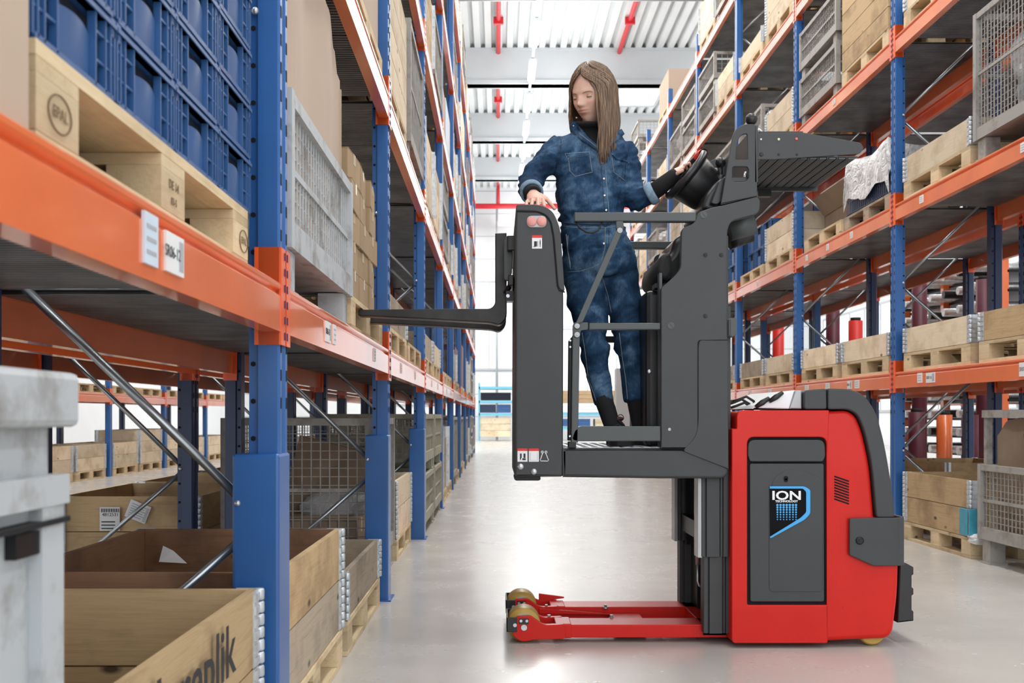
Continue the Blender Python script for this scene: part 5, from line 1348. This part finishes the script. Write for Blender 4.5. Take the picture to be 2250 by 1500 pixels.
# --- head, built in its own frame (forward -y), then turned
def gs(x, s): return math.exp(-(x/s)**2)
def head_mesh():
    n, k_ = 150, 120; vs, cols = [], []
    def sst(a, b, x): t = max(0, min(1, (x-a)/(b-a))); return t*t*(3-2*t)
    for i in range(k_+1):
        th = pi*i/k_
        for j in range(n):
            # denser columns at the front
            u = 2*pi*j/n; ph = u+.45*sin(u)      # u=0 front
            d = Vector((sin(th)*sin(ph), -sin(th)*cos(ph), cos(th)))
            x, y, z = d.x*.074, d.y*.096, d.z*.118
            s = sst(-.005, -.118, z)
            x *= 1-.34*s; 
            if y > 0: y *= 1-.35*s
            else: y = y*(1-.10*s)-.012*s
            if z > .03: x *= 1+.06*gs(z-.07, .05)
            if y > 0: y *= 1.06
            fr = max(0, -d.y)**.7
            ax = abs(x)
            dy = 0
            dy += -.010*gs(x, .011)*sst(.016, -.004, z)*sst(-.040, -.025, z)*1.0        # nose bridge
            dy += -.013*gs(x, .0105)*gs(z+.021, .011)
            dy += -.006*gs(ax-.011, .007)*gs(z+.026, .007)                                 # nostril wings
            dy += .0085*gs(ax-.031, .017)*gs(z-.003, .012)                                 # sockets
            dy += -.0035*gs(ax-.030, .022)*gs(z-.024, .009)                                # brow
            dy += -.0050*gs(ax-.042, .016)*gs(z+.022, .020)                                # cheeks
            dy += -.0075*gs(x, .024)*gs(z+.049, .016)                                     # muzzle
            dy += -.0042*gs(x, .018)*gs(z+.0440, .0040)-.0050*gs(x, .016)*gs(z+.0545, .0048)+.0035*gs(x, .022)*gs(z+.0490, .0017)
            dy += .0035*gs(x, .020)*gs(z+.066, .006)
            dy += -.0085*gs(x, .020)*gs(z+.092, .014)                                     # chin
            y += dy*fr
            vs.append((x, y, z))
            lip = (gs(x, .021)**1)*(gs(z+.0440, .0042)+gs(z+.0545, .0048)); lip = min(1, lip*1.15) if ax < .024 and y < -.05 else 0
            mouth = gs(x, .022)*gs(z+.0490, .0014) if y < -.05 else 0
            blush = .5*gs(ax-.045, .02)*gs(z+.03, .022) if y < 0 else 0
            soc = .55*gs(ax-.031, .015)*gs(z-.004, .010) if y < 0 else 0  # shading painted into the skin tint around the eyes
            c = Vector((1, 1, 1)); c = c.lerp(Vector((.86, .55, .56)), lip*.75); c = c.lerp(Vector((.38, .2, .2)), min(1, mouth)); c = c.lerp(Vector((1.0, .80, .78)), blush); c = c.lerp(Vector((.88, .76, .72)), soc)
            cols.append(c)
    fs = [(i*n+k, (i+1)*n+k, (i+1)*n+(k+1) % n, i*n+(k+1) % n) for i in range(k_) for k in range(n)]
    return vs, fs, cols
HC = P3(1304, 211, 4.90); HS = 1.16
HM = Matrix.Translation(HC) @ Matrix.Rotation(R(-40), 4, 'Z') @ Matrix.Rotation(R(18), 4, 'X') @ Matrix.Rotation(R(2), 4, 'Y') @ Matrix.Scale(HS, 4)
hv, hf, hcol = head_mesh()
# --- hands
def hand(mb, wrist, knuck, normal, fingers, spread, wrad=.024):
    """palm from wrist to knuckle centre; fingers: list of joint point lists in world space"""
    ax = (knuck-wrist).normalized(); nrm = (normal-ax*normal.dot(ax)).normalized(); sd = ax.cross(nrm)
    rings = [ring(wrist-ax*.02, sd, nrm, wrad*.8, .014, 16), ring(wrist, sd, nrm, wrad*.9, .016, 16), ring(wrist.lerp(knuck, .4), sd, nrm, spread*.9, .016, 16), ring(wrist.lerp(knuck, .85), sd, nrm, spread, .0145, 16), ring(knuck+ax*.004, sd, nrm, spread*.93, .011, 16)]
    loft(mb, rings)
    for f, r0 in fingers:
        m_ = len(f); mb.tube(f, [r0*(1-.28*i/(m_-1)) for i in range(m_)], 10)
        mb.sphere(f[-1], r0*.74, 8, 6)
mbh = MB()
# her right hand on the pillar cap
wr = P3(1172, 424, 4.675); kn = P3(1177, 438, 4.605)
fl = []
for i, (pxk, pyk, pxm, pym, pxt, pyt, L_) in enumerate(((1160, 438, 1157, 444, 1156, 450, .9), (1171, 435, 1169, 443, 1168, 451, 1), (1182, 433, 1182, 441, 1182, 450, 1), (1192, 434, 1194, 442, 1196, 451, .95))):
    a = P3(pxk, pyk+3, 4.612); b_ = P3(pxm, pym+1, 4.575); c_ = P3(pxt, pyt+2, 4.545); d_ = c_+Vector((0, -.016, -.004))
    fl.append(([a.lerp(wr, .3), a, b_, c_, d_],   .0112 if i else .0100))
fl.append(([P3(1186, 428, 4.655), P3(1200, 436, 4.625), P3(1210, 448, 4.60), P3(1218, 458, 4.585)], .0112))
hand(mbh, wr, kn, Vector((0, -.4, 1)), fl, .038)
fl2 = fl
# her left hand round the wheel rim
ww = P3(1474, 388, 4.80); kk = P3(1492, 372, 4.86)
fl = []
for i in range(4):
    o3 = Vector((-.012*i+.018, .020*i-.02, -.012*i+.012))
    a = kk+o3; fl.append(([a, a+Vector((.028, .004, .012)), a+Vector((.036, .006, -.010)), a+Vector((.022, .006, -.024))], .0092))
fl.append(([ww+Vector((.01, -.01, .0)), ww+Vector((.03, -.03, .012)), ww+Vector((.048, -.03, .020))], .011))
hand(mbh, ww, kk, Vector((-.4, -.2, .9)), fl, .036)
hands = remeshed(mbh, 'hands', .0032, 3)
# --- under-body core so the figure is one continuous skin under the clothes
core = MB()
s_ = lambda px, py, Y, rx, ry: ring(P3(px, py, Y), X_, Y_, rx, ry, 24)
loft(core, [s_(1320, 602, 4.95, .13, .10), s_(1310, 540, 4.95, .145, .11), s_(1301, 488, 4.95, .125, .09), s_(1295, 413, 4.95, .13, .095), s_(1298, 340, 4.95, .15, .09), s_(1298, 312, 4.95, .15, .075), s_(1302, 296, 4.95, .07, .06), s_(1304, 270, 4.95, .052, .052), s_(1306, 215, 4.95, .05, .05)])
ARM_R = [(1236, 316, 4.96, .060), (1222, 332, 4.95, .061), (1200, 356, 4.93, .058), (1180, 382, 4.90, .057), (1168, 402, 4.86, .056), (1165, 417, 4.79, .051), (1169, 426, 4.725, .043)]
ARM_L = [(1366, 322, 4.96, .058), (1376, 345, 4.955, .056), (1384, 380, 4.94, .054), (1388, 415, 4.92, .053), (1392, 437, 4.89, .052), (1412, 434, 4.86, .050), (1433, 424, 4.83, .045)]
LEG_R = [(1280, 560, 4.95, .095), (1281, 600, 4.95, .092), (1284, 633, 4.94, .090), (1293, 687, 4.92, .084), (1298, 724, 4.90, .075), (1304, 760, 4.88, .064), (1311, 813, 4.85, .056), (1320, 855, 4.82, .050), (1327, 886, 4.80, .046)]
LEG_L = [(1352, 560, 4.96, .092), (1358, 600, 4.96, .090), (1367, 633, 4.95, .084), (1375, 687, 4.94, .078), (1384, 748, 4.92, .072), (1391, 790, 4.91, .068), (1395, 830, 4.90, .063), (1397, 884, 4.88, .055)]
for L in (ARM_R, ARM_L): limb(core, [(a, b, c, r*.72) for a, b, c, r in L], 14)
limb(core, [(1169, 426, 4.725, .03), (1172, 424, 4.675, .018)], 12); limb(core, [(1433, 424, 4.83, .03), (1474, 388, 4.80, .015)], 12)
for L in (LEG_R, LEG_L): limb(core, [(a, b, c, r*(.68 if b < 700 else .55)) for a, b, c, r in L], 14)
limb(core, [(1327, 886, 4.80, .026), (1346, 938, 4.765, .024), (1350, 958, 4.76, .026)], 12); limb(core, [(1397, 884, 4.88, .026), (1406, 935, 4.85, .024), (1408, 956, 4.84, .026)], 12)
corem = remeshed(core, 'core', .010, 4)
body = bpy.data.meshes.new('person')
V, Fc, C3 = [], [], []
for me, M4 in ((corem, None), (hands, None)):
    k = len(V); V += [tuple(v.co) for v in me.vertices]; Fc += [tuple(i+k for i in p.vertices) for p in me.polygons]; C3 += [Vector((1.0, .93, .93))]*len(me.vertices)
k = len(V); V += [tuple(HM @ Vector(v)) for v in hv]; Fc += [tuple(i+k for i in f) for f in hf]; C3 += hcol
body.from_pydata(V, [], Fc); body.polygons.foreach_set('use_smooth', [True]*len(Fc))
ca = body.color_attributes.new('tint', 'FLOAT_COLOR', 'POINT')
for i, c in enumerate(C3): ca.data[i].color = (c[0], c[1], c[2], 1)
body.materials.append(SKIN)
PERS = bpy.data.objects.new('person', body); reg(PERS, None, (0, 0, 0))
tag(PERS, 'woman with long brown hair in a denim jumpsuit standing on the truck platform, looking aside', 'person')
# --- jumpsuit
ju = MB()
def tr(py, cx, hw, d, Y=4.95, p=2.4): return ring(P3(cx, py, Y), X_, Y_, hw*Y/F, d, 32, p)
loft(ju, [tr(606, 1322, 66, .105), tr(590, 1321, 76, .122), tr(560, 1316, 79, .128), tr(520, 1307, 74, .120), tr(497, 1302, 70, .110), tr(488, 1301, 68, .104), tr(478, 1300, 72, .114), tr(450, 1297, 73, .118), tr(413, 1294, 75, .122), tr(375, 1297, 79, .128), tr(345, 1299, 84, .118), tr(318, 1299, 84, .100), tr(303, 1299, 66, .084), tr(292, 1300, 46, .072), tr(280, 1300, 36, .064)])
for L in (ARM_R, ARM_L): limb(ju, L)
for L in (LEG_R, LEG_L): limb(ju, L)
jm = remeshed(ju, 'jumpsuit', .0075, 6, DENIM)
# folds
jm.calc_loop_triangles() if False else None
nor = [v.normal.copy() for v in jm.vertices]
def seg_d(p, a, b):
    t = max(0, min(1, (p-a).dot(b-a)/(b-a).length_squared)); return (p-a.lerp(b, t)).length
ELB = P3(1168, 402, 4.88); ELB2 = P3(1391, 440, 4.89); KN1 = P3(1300, 735, 4.89); KN2 = P3(1384, 740, 4.92); CR = P3(1322, 570, 4.85); AP1 = P3(1230, 345, 4.9); AP2 = P3(1370, 350, 4.9); WA = P3(1301, 495, 4.9)
for v, nn in zip(jm.vertices, nor):
    p = v.co
    w1 = max(gs((p-q).length, s) for q, s in ((ELB, .10), (ELB2, .10), (KN1, .16), (KN2, .16), (CR, .13), (AP1, .09), (AP2, .09)))
    w1 = max(w1, .8*gs(p.z-WA.z-.03, .06)); leg = p.z < WA.z-.12; low = .62 if leg else .55
    q = Vector((p.x*9+p.z*6, p.y*7, p.z*26-p.x*12))
    f1 = noise.noise(q)-.5*abs(noise.noise(q*1.7+Vector((3, 1, 2))))
    q2 = Vector((p.x*5, p.y*5, p.z*7)); f2 = noise.noise(q2)
    cre = 1-abs(noise.noise(Vector((p.x*14+p.z*9, p.y*9, p.z*30-p.x*16)))) * 3
    if leg:
        q = Vector((p.x*7+p.z*5, p.y*6, p.z*17-p.x*9)); f1 = noise.noise(q)
        v.co = p+nn*max(-.004, (.008+.019*w1)*f1+.004*f2+max(0, cre)*.004*(.25+w1))
    else: v.co = p+nn*((.009+.020*w1)*f1*low*1.3+.008*f2+max(0, cre)*.009*(.25+w1)-.003)
JS = bpy.data.objects.new('jumpsuit', jm); reg(JS, PERS); JS['label'] = 'faded blue denim jumpsuit'
bvh = BVHTree.FromPolygons([v.co for v in jm.vertices], [tuple(p.vertices) for p in jm.polygons])
def hit(px, py, off=.002):
    d = Vector(((px-VX)/F, 1, -(py-VY)/F)).normalized(); r = bvh.ray_cast(Vector((0, 0, H)), d)
    if r[0] is None: return None
    return r[0]-d*off
def seam(pts, r=.0015, mat=None, name='seam', off=.001, n=6, par=None, step=7):
    P = []
    for (a, b), (c, d) in zip(pts, pts[1:]):
        k = max(2, int(math.hypot(c-a, d-b)/step))
        for i in range(k):
            h = hit(a+(c-a)*i/k, b+(d-b)*i/k, off)
            if h is not None: P.append(h)
    h = hit(*pts[-1], off)
    if h is not None: P.append(h)
    P = [p for i, p in enumerate(P) if i == 0 or (p-P[i-1]).length < .08]
    if len(P) > 2: return MB().tube(P, r, n).build(name, mat or STITCH, par or JS)
def patch(poly, mat, name, off=.004, th=.003, n=10, bevel=0):
    """quad patch given by 4 px corners, laid on the cloth"""
    g = []
    for i in range(n+1):
        row = []
        for j in range(n+1):
            u, v = i/n, j/n
            a = (Vector(poly[0])*(1-v)+Vector(poly[1])*v)*(1-u)+(Vector(poly[3])*(1-v)+Vector(poly[2])*v)*u
            h = hit(a.x, a.y, off); row.append(h if h is not None else P3(a.x, a.y, 4.83))
        g.append(row)
    o = MB().sheet(g).build(name, mat, JS)
    s = o.modifiers.new('s', 'SOLIDIFY'); s.thickness = th; s.offset = 0; return o
z = lambda a, b: (1120+a*.29333, 120+b*.29333)
# sweater in the neck opening and turtleneck
patch([z(495, 500), z(700, 500), z(690, 720), z(680, 715)], BLACKK, 'sweater_front', .006, .004, 12)
patch([z(650, 520), z(765, 560), z(735, 640), z(690, 715)], BLACKK, 'sweater_front', .006, .004, 12)
tn = MB(); rr = []
for py, cx, r1 in ((316, 1303, .085), (308, 1302, .070), (300, 1301, .062), (291, 1300, .058), (283, 1299, .058), (277, 1299, .057), (276, 1299, .050)): rr.append(ring(P3(cx, py, 4.94), X_, Y_, r1, r1*.98, 28, 2))
loft(tn, rr); o = tn.build('turtleneck', BLACKK, PERS); o['label'] = 'black ribbed turtleneck collar'
# collar lapels
def strip(pts, wd, mat, name, off=.012, th=.004):
    P = [hit(a, b, off) or P3(a, b, 4.86) for a, b in pts]; g = []
    for i, p in enumerate(P):
        t = (P[min(i+1, len(P)-1)]-P[max(0, i-1)]).normalized(); s = t.cross(Vector((0, 1, 0))).normalized()
        ww_ = wd[i] if isinstance(wd, list) else wd
        g.append([p-s*ww_*.5, p+Vector((0, -.003, 0)), p+s*ww_*.5])
    o = MB().sheet(g).build(name, mat, JS); so = o.modifiers.new('s', 'SOLIDIFY'); so.thickness = th; return o
strip([z(475, 505), z(480, 545), z(500, 580), z(560, 630), z(630, 680), z(688, 725)], [.030, .034, .034, .028, .022, .012], DENIM, 'collar', .010)
strip([z(850, 575), z(815, 600), z(775, 640), z(735, 680), z(694, 725)], [.026, .034, .032, .026, .012], DENIM, 'collar', .014)
seam([z(490, 545), z(520, 590), z(600, 650), z(688, 722)], .0013, STITCH, off=.017); seam([z(822, 600), z(760, 655), z(694, 724)], .0013, STITCH, off=.018)
for q in (z(478, 535), z(772, 634), z(820, 598)): MB().sphere(hit(*q, .018) or P3(*q, 4.85), .0045, 10, 8).build('button', BRASS, JS)
# placket, buttons, pockets, seams
placket = [z(690, 725), z(712, 800), z(722, 930), z(732, 1055), z(742, 1170), z(745, 1240)]
seam(placket, .0016, DENIML, 'placket_edge', .0015)
seam([(a-9, b) for a, b in placket], .0010, DENIMD, 'seam', .001)
for a, b in ((690, 810), (705, 930), (710, 1055), (722, 1165), (705, 1415)):
    MB().lathe([(.0062, 0), (.0062, .002), (.004, .0035)], hit(*z(a, b), .0005), (0, -1, .1), 14).build('button', BRASS, JS)
seam([z(414, 742), z(595, 728), z(600, 752), z(430, 772), z(414, 742)], .0018, DENIML, 'pocket_flap', .0015)
patch([z(416, 742), z(594, 730), z(599, 752), z(432, 770)], DENIM, 'pocket_flap', .004, .003, 8)
seam([z(440, 775), z(450, 870), z(490, 912), z(618, 880), z(600, 755)], .0013, STITCH, 'pocket_seam')
seam([z(762, 745), z(830, 770), z(893, 812)], .0020, DENIML, 'pocket_flap'); seam([z(765, 770), z(780, 880), z(865, 945)], .0013, STITCH, 'pocket_seam')
patch([z(764, 747), z(826, 752), z(890, 808), z(800, 785)], DENIM, 'pocket_flap', .004, .003, 8)
seam([z(345, 580), z(385, 640), z(382, 760), z(330, 905)], .0015, DENIMD); seam([z(905, 655), z(870, 800), z(862, 920)], .0015, DENIMD)
seam([(1231, 489), (1260, 492), (1300, 493), (1340, 492), (1372, 489)], .0045, DENIMD, 'waist_seam', .002)
seam([(1231, 496), (1260, 499), (1300, 500), (1340, 499), (1372, 496)], .0012, STITCH, 'waist_seam')
seam([(1330, 500), (1329, 545), (1321, 575)], .0014, STITCH, 'fly_seam'); seam([(1338, 500), (1338, 540), (1321, 582), (1318, 600)], .0014, DENIMD, 'fly_seam')
q = lambda a, b: (1060+a*.26667, 420+b*.26667)
seam([q(690, 355), q(700, 470), q(725, 640)], .0022, DENIML, 'zip_edge', .002); seam([q(712, 355), q(708, 480), q(738, 630)], .0016, DENIMD, 'zip', .003)
seam([q(704, 365), q(701, 480), q(732, 632)], .0014, BRASS, 'zip_teeth', .0035)
seam([q(690, 665), q(800, 660), q(900, 630), q(960, 600)], .0013, STITCH)
seam([q(985, 700), q(1035, 860), q(1062, 1000)], .0013, STITCH, 'inseam'); 
t5 = lambda a, b: (1230+a*.1867, 720+b*.1867)
seam([t5(262, 60), t5(300, 300), t5(335, 600), t5(435, 880)], .0013, STITCH, 'leg_seam'); seam([t5(700, 60), t5(735, 350), t5(775, 600), t5(800, 870)], .0018, STITCH, 'leg_seam')
seam([t5(405, 905), t5(520, 885), t5(620, 860)], .0028, DENIML, 'trouser_hem', .002); seam([t5(765, 880), t5(900, 872), t5(1028, 862)], .0028, DENIML, 'trouser_hem', .002)
# drawstring knot
MB().torus(hit(1330, 491, .006), (0, 1, .2), .012, .002, 20, 6).torus(hit(1338, 489, .006), (0.3, 1, .2), .010, .002, 20, 6).build('drawstring_knot', DENIMD, JS)
# cuffs and sweater sleeves
def cuff(a, b, r, name, mat, th=.006, le=.5):
    d = (b-a).normalized(); m = MB().lathe([(r-.012, -.002), (r+.002, -.002), (r+.006, .006), (r+.005, le), (r-.002, le+.004), (r-.012, le-.006)], a, d, 30); return m.build(name, mat, PERS)
cuff(P3(1167, 419, 4.765), P3(1170, 428, 4.70), .047, 'turned_up_cuff', DENIML, le=.040)
cuff(P3(1424, 429, 4.84), P3(1445, 417, 4.825), .047, 'turned_up_cuff', DENIML, le=.032)
MB().tube([P3(1169, 422, 4.74), P3(1171, 424, 4.70), P3(1173, 425, 4.672)], [.042, .035, .030], 18).build('sweater_sleeve', BLACKK, PERS)
MB().tube([P3(1430, 426, 4.83), P3(1455, 407, 4.81), P3(1480, 386, 4.80), P3(1486, 381, 4.80)], [.040, .038, .031, .029], 20).build('sweater_sleeve', BLACKK, PERS)
# thumb nail hint, eyes, brows, lids
def hp(x, y, z_): return HM @ Vector((x, y, z_))
for sx in (-1, 1):
    ex, ey, ez = sx*.031, -.0745, .003
    MB().sphere(hp(ex, ey+.001, ez), .0118*HS, 20, 14).build('eyeball', simple('eye_white', (.55, .52, .5), .2, var=.02) if sx < 0 else bpy.data.materials['eye_white'], PERS)
    # closed-down upper lid
    g = []
    for i in range(8):
        a = 1.35+(-1.65)*i/7; row = []
        for j in range(13):
            b_ = -1.25+2.5*j/12; r_ = .0127
            row.append(hp(ex+r_*sin(b_)*cos(a), ey+.001-r_*cos(b_)*cos(a), ez+r_*sin(a)+.0))
        g.append(row)
    lid = MB().sheet([r[::-1] for r in g]); o = lid.build('eyelid', SKIN, PERS)
    cb = o.data.color_attributes.new('tint', 'FLOAT_COLOR', 'POINT')
    for d_ in cb.data: d_.color = (.95, .84, .80, 1)
    o.modifiers.new('s', 'SOLIDIFY').thickness = .0006
    MB().tube([hp(ex+.0128*sin(b_)*cos(-.32), ey-.0128*cos(b_)*cos(-.32), ez+.0131*sin(-.32)+.0012*cos(b_*1.2)) for b_ in [-1.15+2.3*j/10 for j in range(11)]], .0012, 6).build('eyelashes', PRINT, PERS)
    MB().tube([hp(sx*x_, y_, z_) for x_, y_, z_ in ((.014, -.0955, .016), (.021, -.0945, .0190), (.031, -.0900, .0208), (.041, -.0822, .0195), (.048, -.0748, .015))], [.0008, .0013, .0015, .0012, .0006], 6).build('eyebrow', simple('eyebrow_brown', (.20, .12, .085), .8) if sx < 0 else bpy.data.materials['eyebrow_brown'], PERS)
MB().sphere(P3(1267, 259, 4.865), .005, 10, 8).build('earring', BRASS, PERS)
# --- hair
ax_, ay_, az_ = .081, .106, .124
hr = random.Random(11)
def surf(phi, az, k=1.0):     # phi from the top, az 0 = forward, + to local +x
    return Vector((ax_*sin(phi)*sin(az)*k, -ay_*sin(phi)*cos(az)*k+.004, az_*cos(phi)*k))
def sstep(t): return t*t*(3-2*t)
def drop(p_local, u, az, side):   # fall in world space below the widest point
    return p_local
DOWN = (HM.to_3x3().inverted() @ Vector((0, 0, -1))).normalized()/HS
BACK = (HM.to_3x3().inverted() @ Vector((0, 1, 0))).normalized()/HS
IMR = (HM.to_3x3().inverted() @ Vector((1, 0, 0))).normalized()/HS
def strand(az1, lift, L, phi0, az0, seed, jx=0):
    pts = []; n1, n2 = 9, 12; k = 1+lift
    for i in range(n1+1):
        u = i/n1; ph = phi0+(1.50-phi0)*u; az = az0+(az1-az0)*sstep(min(1, u*1.15))
        pts.append(surf(ph, az, k))
    base = pts[-1]; outw = Vector((sin(az1), -cos(az1), 0))
    for i in range(1, n2+1):
        t = i/n2; q = base+DOWN*(L*t)
        w_ = noise.noise(Vector((seed*3.1, t*2.2, 0)))*.012*t
        q += outw*(.008*sin(t*2.2)-.004*t)+IMR*(w_+jx*t)
        pts.append(q)
    return pts
Hs = MB(); N = 0
def add_strand(pts, r):
    P = [HM @ p for p in pts]; m_ = len(P)
    Hs.tube(P, [r*(.55+.45*min(1, i/4))*(1-.75*max(0, (i/(m_-1)-.72)/.28)) for i in range(m_)], 5)
PARTX = -.05
for i in range(760):
    side = 1 if i % 2 else -1
    t = hr.random()
    if side > 0:      # image-right side (her left): from beside the face to the back
        az1 = .86+t*2.29; L = .215+.085*gs(az1-1.2, .75)+hr.uniform(-.02, .03)
    else:             # her right: image-left side, falls behind the shoulder
        az1 = -.86-t*2.3; L = .125+.03*hr.random()+(.05*t)
    front = 1-min(1, abs(abs(az1)-(1.0 if side > 0 else .8))/1.2)
    phi0 = .10+.50*front*hr.uniform(.55, 1.1)+.1*hr.random(); az0 = side*.10+(az1-side*.8)*.55 if front < .35 else side*hr.uniform(.02, .22)
    pts = strand(az1, hr.uniform(.0, .085), L, phi0, az0, i*.37, (-.012 if side > 0 and az1 < 1.6 else .0)*hr.uniform(.3, 1.6))
    if side > 0 and az1 < 1.35:
        for j, p in enumerate(pts):
            tt = max(0, min(1, (j-8)/5)); pts[j] = p+IMR*.020*tt*(1.35-az1)/.45
    if side < 0:
        for j, p in enumerate(pts):
            tt = max(0, (j-9)/12); pts[j] = p+BACK*.05*tt+IMR*.012*tt
    add_strand(pts, hr.uniform(.0022, .0042))
for i in range(10):   # thin loose strands by the cheek
    add_strand(strand(1.0+.06*hr.random(), .04, .24+.05*hr.random(), .55, .12, 50+i, -.02), .0012)
ho = Hs.build('hair', HAIR, PERS); ho['kind'] = 'stuff'; ho['label'] = 'long straight light brown hair with a middle parting'
# scalp shell under the strands
g = []
for i in range(20):
    row = []
    for j in range(49):
        az = -pi+2*pi*j/48; 
        lim = .64 if abs(az) < .25 else (.64+(1.50-.64)*min(1, (abs(az)-.25)/.62))
        ph = lim*i/11 if i < 12 else lim
        p = surf(max(.02, ph), az, 1.0)
        if i >= 12:
            dl = (i-11)/8*(.14 if abs(az) > .87 else .0); p = p+DOWN*dl*(1.3 if az > .87 else 1)+(BACK*.03*(i-11)/8 if az < -.87 else Vector((0, 0, 0)))
        row.append(HM @ p)
    g.append(row)
o = MB().sheet(g).build('hair_shell', HAIR, PERS); o.modifiers.new('s', 'SOLIDIFY').thickness = .003
# --- socks and shoes
MB().tube([P3(1324, 872, 4.80), P3(1334, 900, 4.79), P3(1344, 932, 4.765), P3(1350, 962, 4.75)], [.041, .040, .037, .040], 18).build('black_sock', BLACKK, PERS)
MB().tube([P3(1397, 870, 4.88), P3(1402, 900, 4.87), P3(1407, 935, 4.85), P3(1408, 962, 4.84)], [.045, .043, .038, .040], 18).build('black_sock', BLACKK, PERS)
def shoe(px, py, Y, ang):
    heel = P3(px, 970, Y); heel.z = ZP+.003; d = Vector((sin(ang), -cos(ang), 0)); s_ = Vector((cos(ang), sin(ang), 0)); U = Vector((0, 0, 1))
    m = MB(); rings = []
    for t, w_, h_ in ((-.045, .022, .05), (-.035, .034, .085), (.0, .040, .105), (.04, .041, .098), (.075, .042, .078), (.11, .045, .060), (.15, .048, .050), (.18, .046, .044), (.205, .036, .036), (.218, .018, .022)):
        c = heel+d*t+U*(.012+h_/2); rings.append(ring(c, s_, U, w_, h_/2, 20, 2.4))
    loft(m, rings); o = m.build('shoe', SHOE, PERS); o['label'] = 'black lace-up work shoe'
    out = [(-.052, .0), (-.045, .030), (0, .042), (.05, .042), (.10, .046), (.15, .051), (.19, .047), (.215, .032), (.225, .0)]
    pl_ = [(t, w_) for t, w_ in out]+[(t, -w_) for t, w_ in out[-2:0:-1]]
    n = len(pl_); vs = [heel+d*t+s_*w_+U*zz for zz in (0, .022) for t, w_ in pl_]
    MB().add(vs, [tuple(range(n-1, -1, -1)), tuple(range(n, 2*n))]+[(k, (k+1) % n, n+(k+1) % n, n+k) for k in range(n)]).build('sole', SOLE, o, bevel=.004)
    m = MB()
    for k in range(4):
        t = .05+.024*k; h_ = .108-.022*k
        m.tube([heel+d*t-s_*.024+U*h_*.86, heel+d*(t+.01)+U*(h_+.006), heel+d*(t+.02)+s_*.024+U*h_*.84], .003, 6)
    m.torus(heel+d*.045+U*.122+s_*.015, d, .014, .002, 14, 5).torus(heel+d*.045+U*.120-s_*.017, d, .013, .002, 14, 5)
    m.build('laces', RUBBER, o)
    MB().sphere(heel+d*.035+U*.118, .03, 12, 8, (1.1, .6, .35)).build('shoe_tongue', simple('dark_red_lining', (.09, .02, .02), .7) if 'dark_red_lining' not in bpy.data.materials else bpy.data.materials['dark_red_lining'], o)
    MB().box(-.010, .010, -.002, .002, -.006, .006, Matrix.Translation(heel+d*.10+s_*.046+U*.045)).build('shoe_mark', LENS, o)
shoe(1352, 970, 4.80, R(4)); shoe(1412, 970, 4.86, R(24))
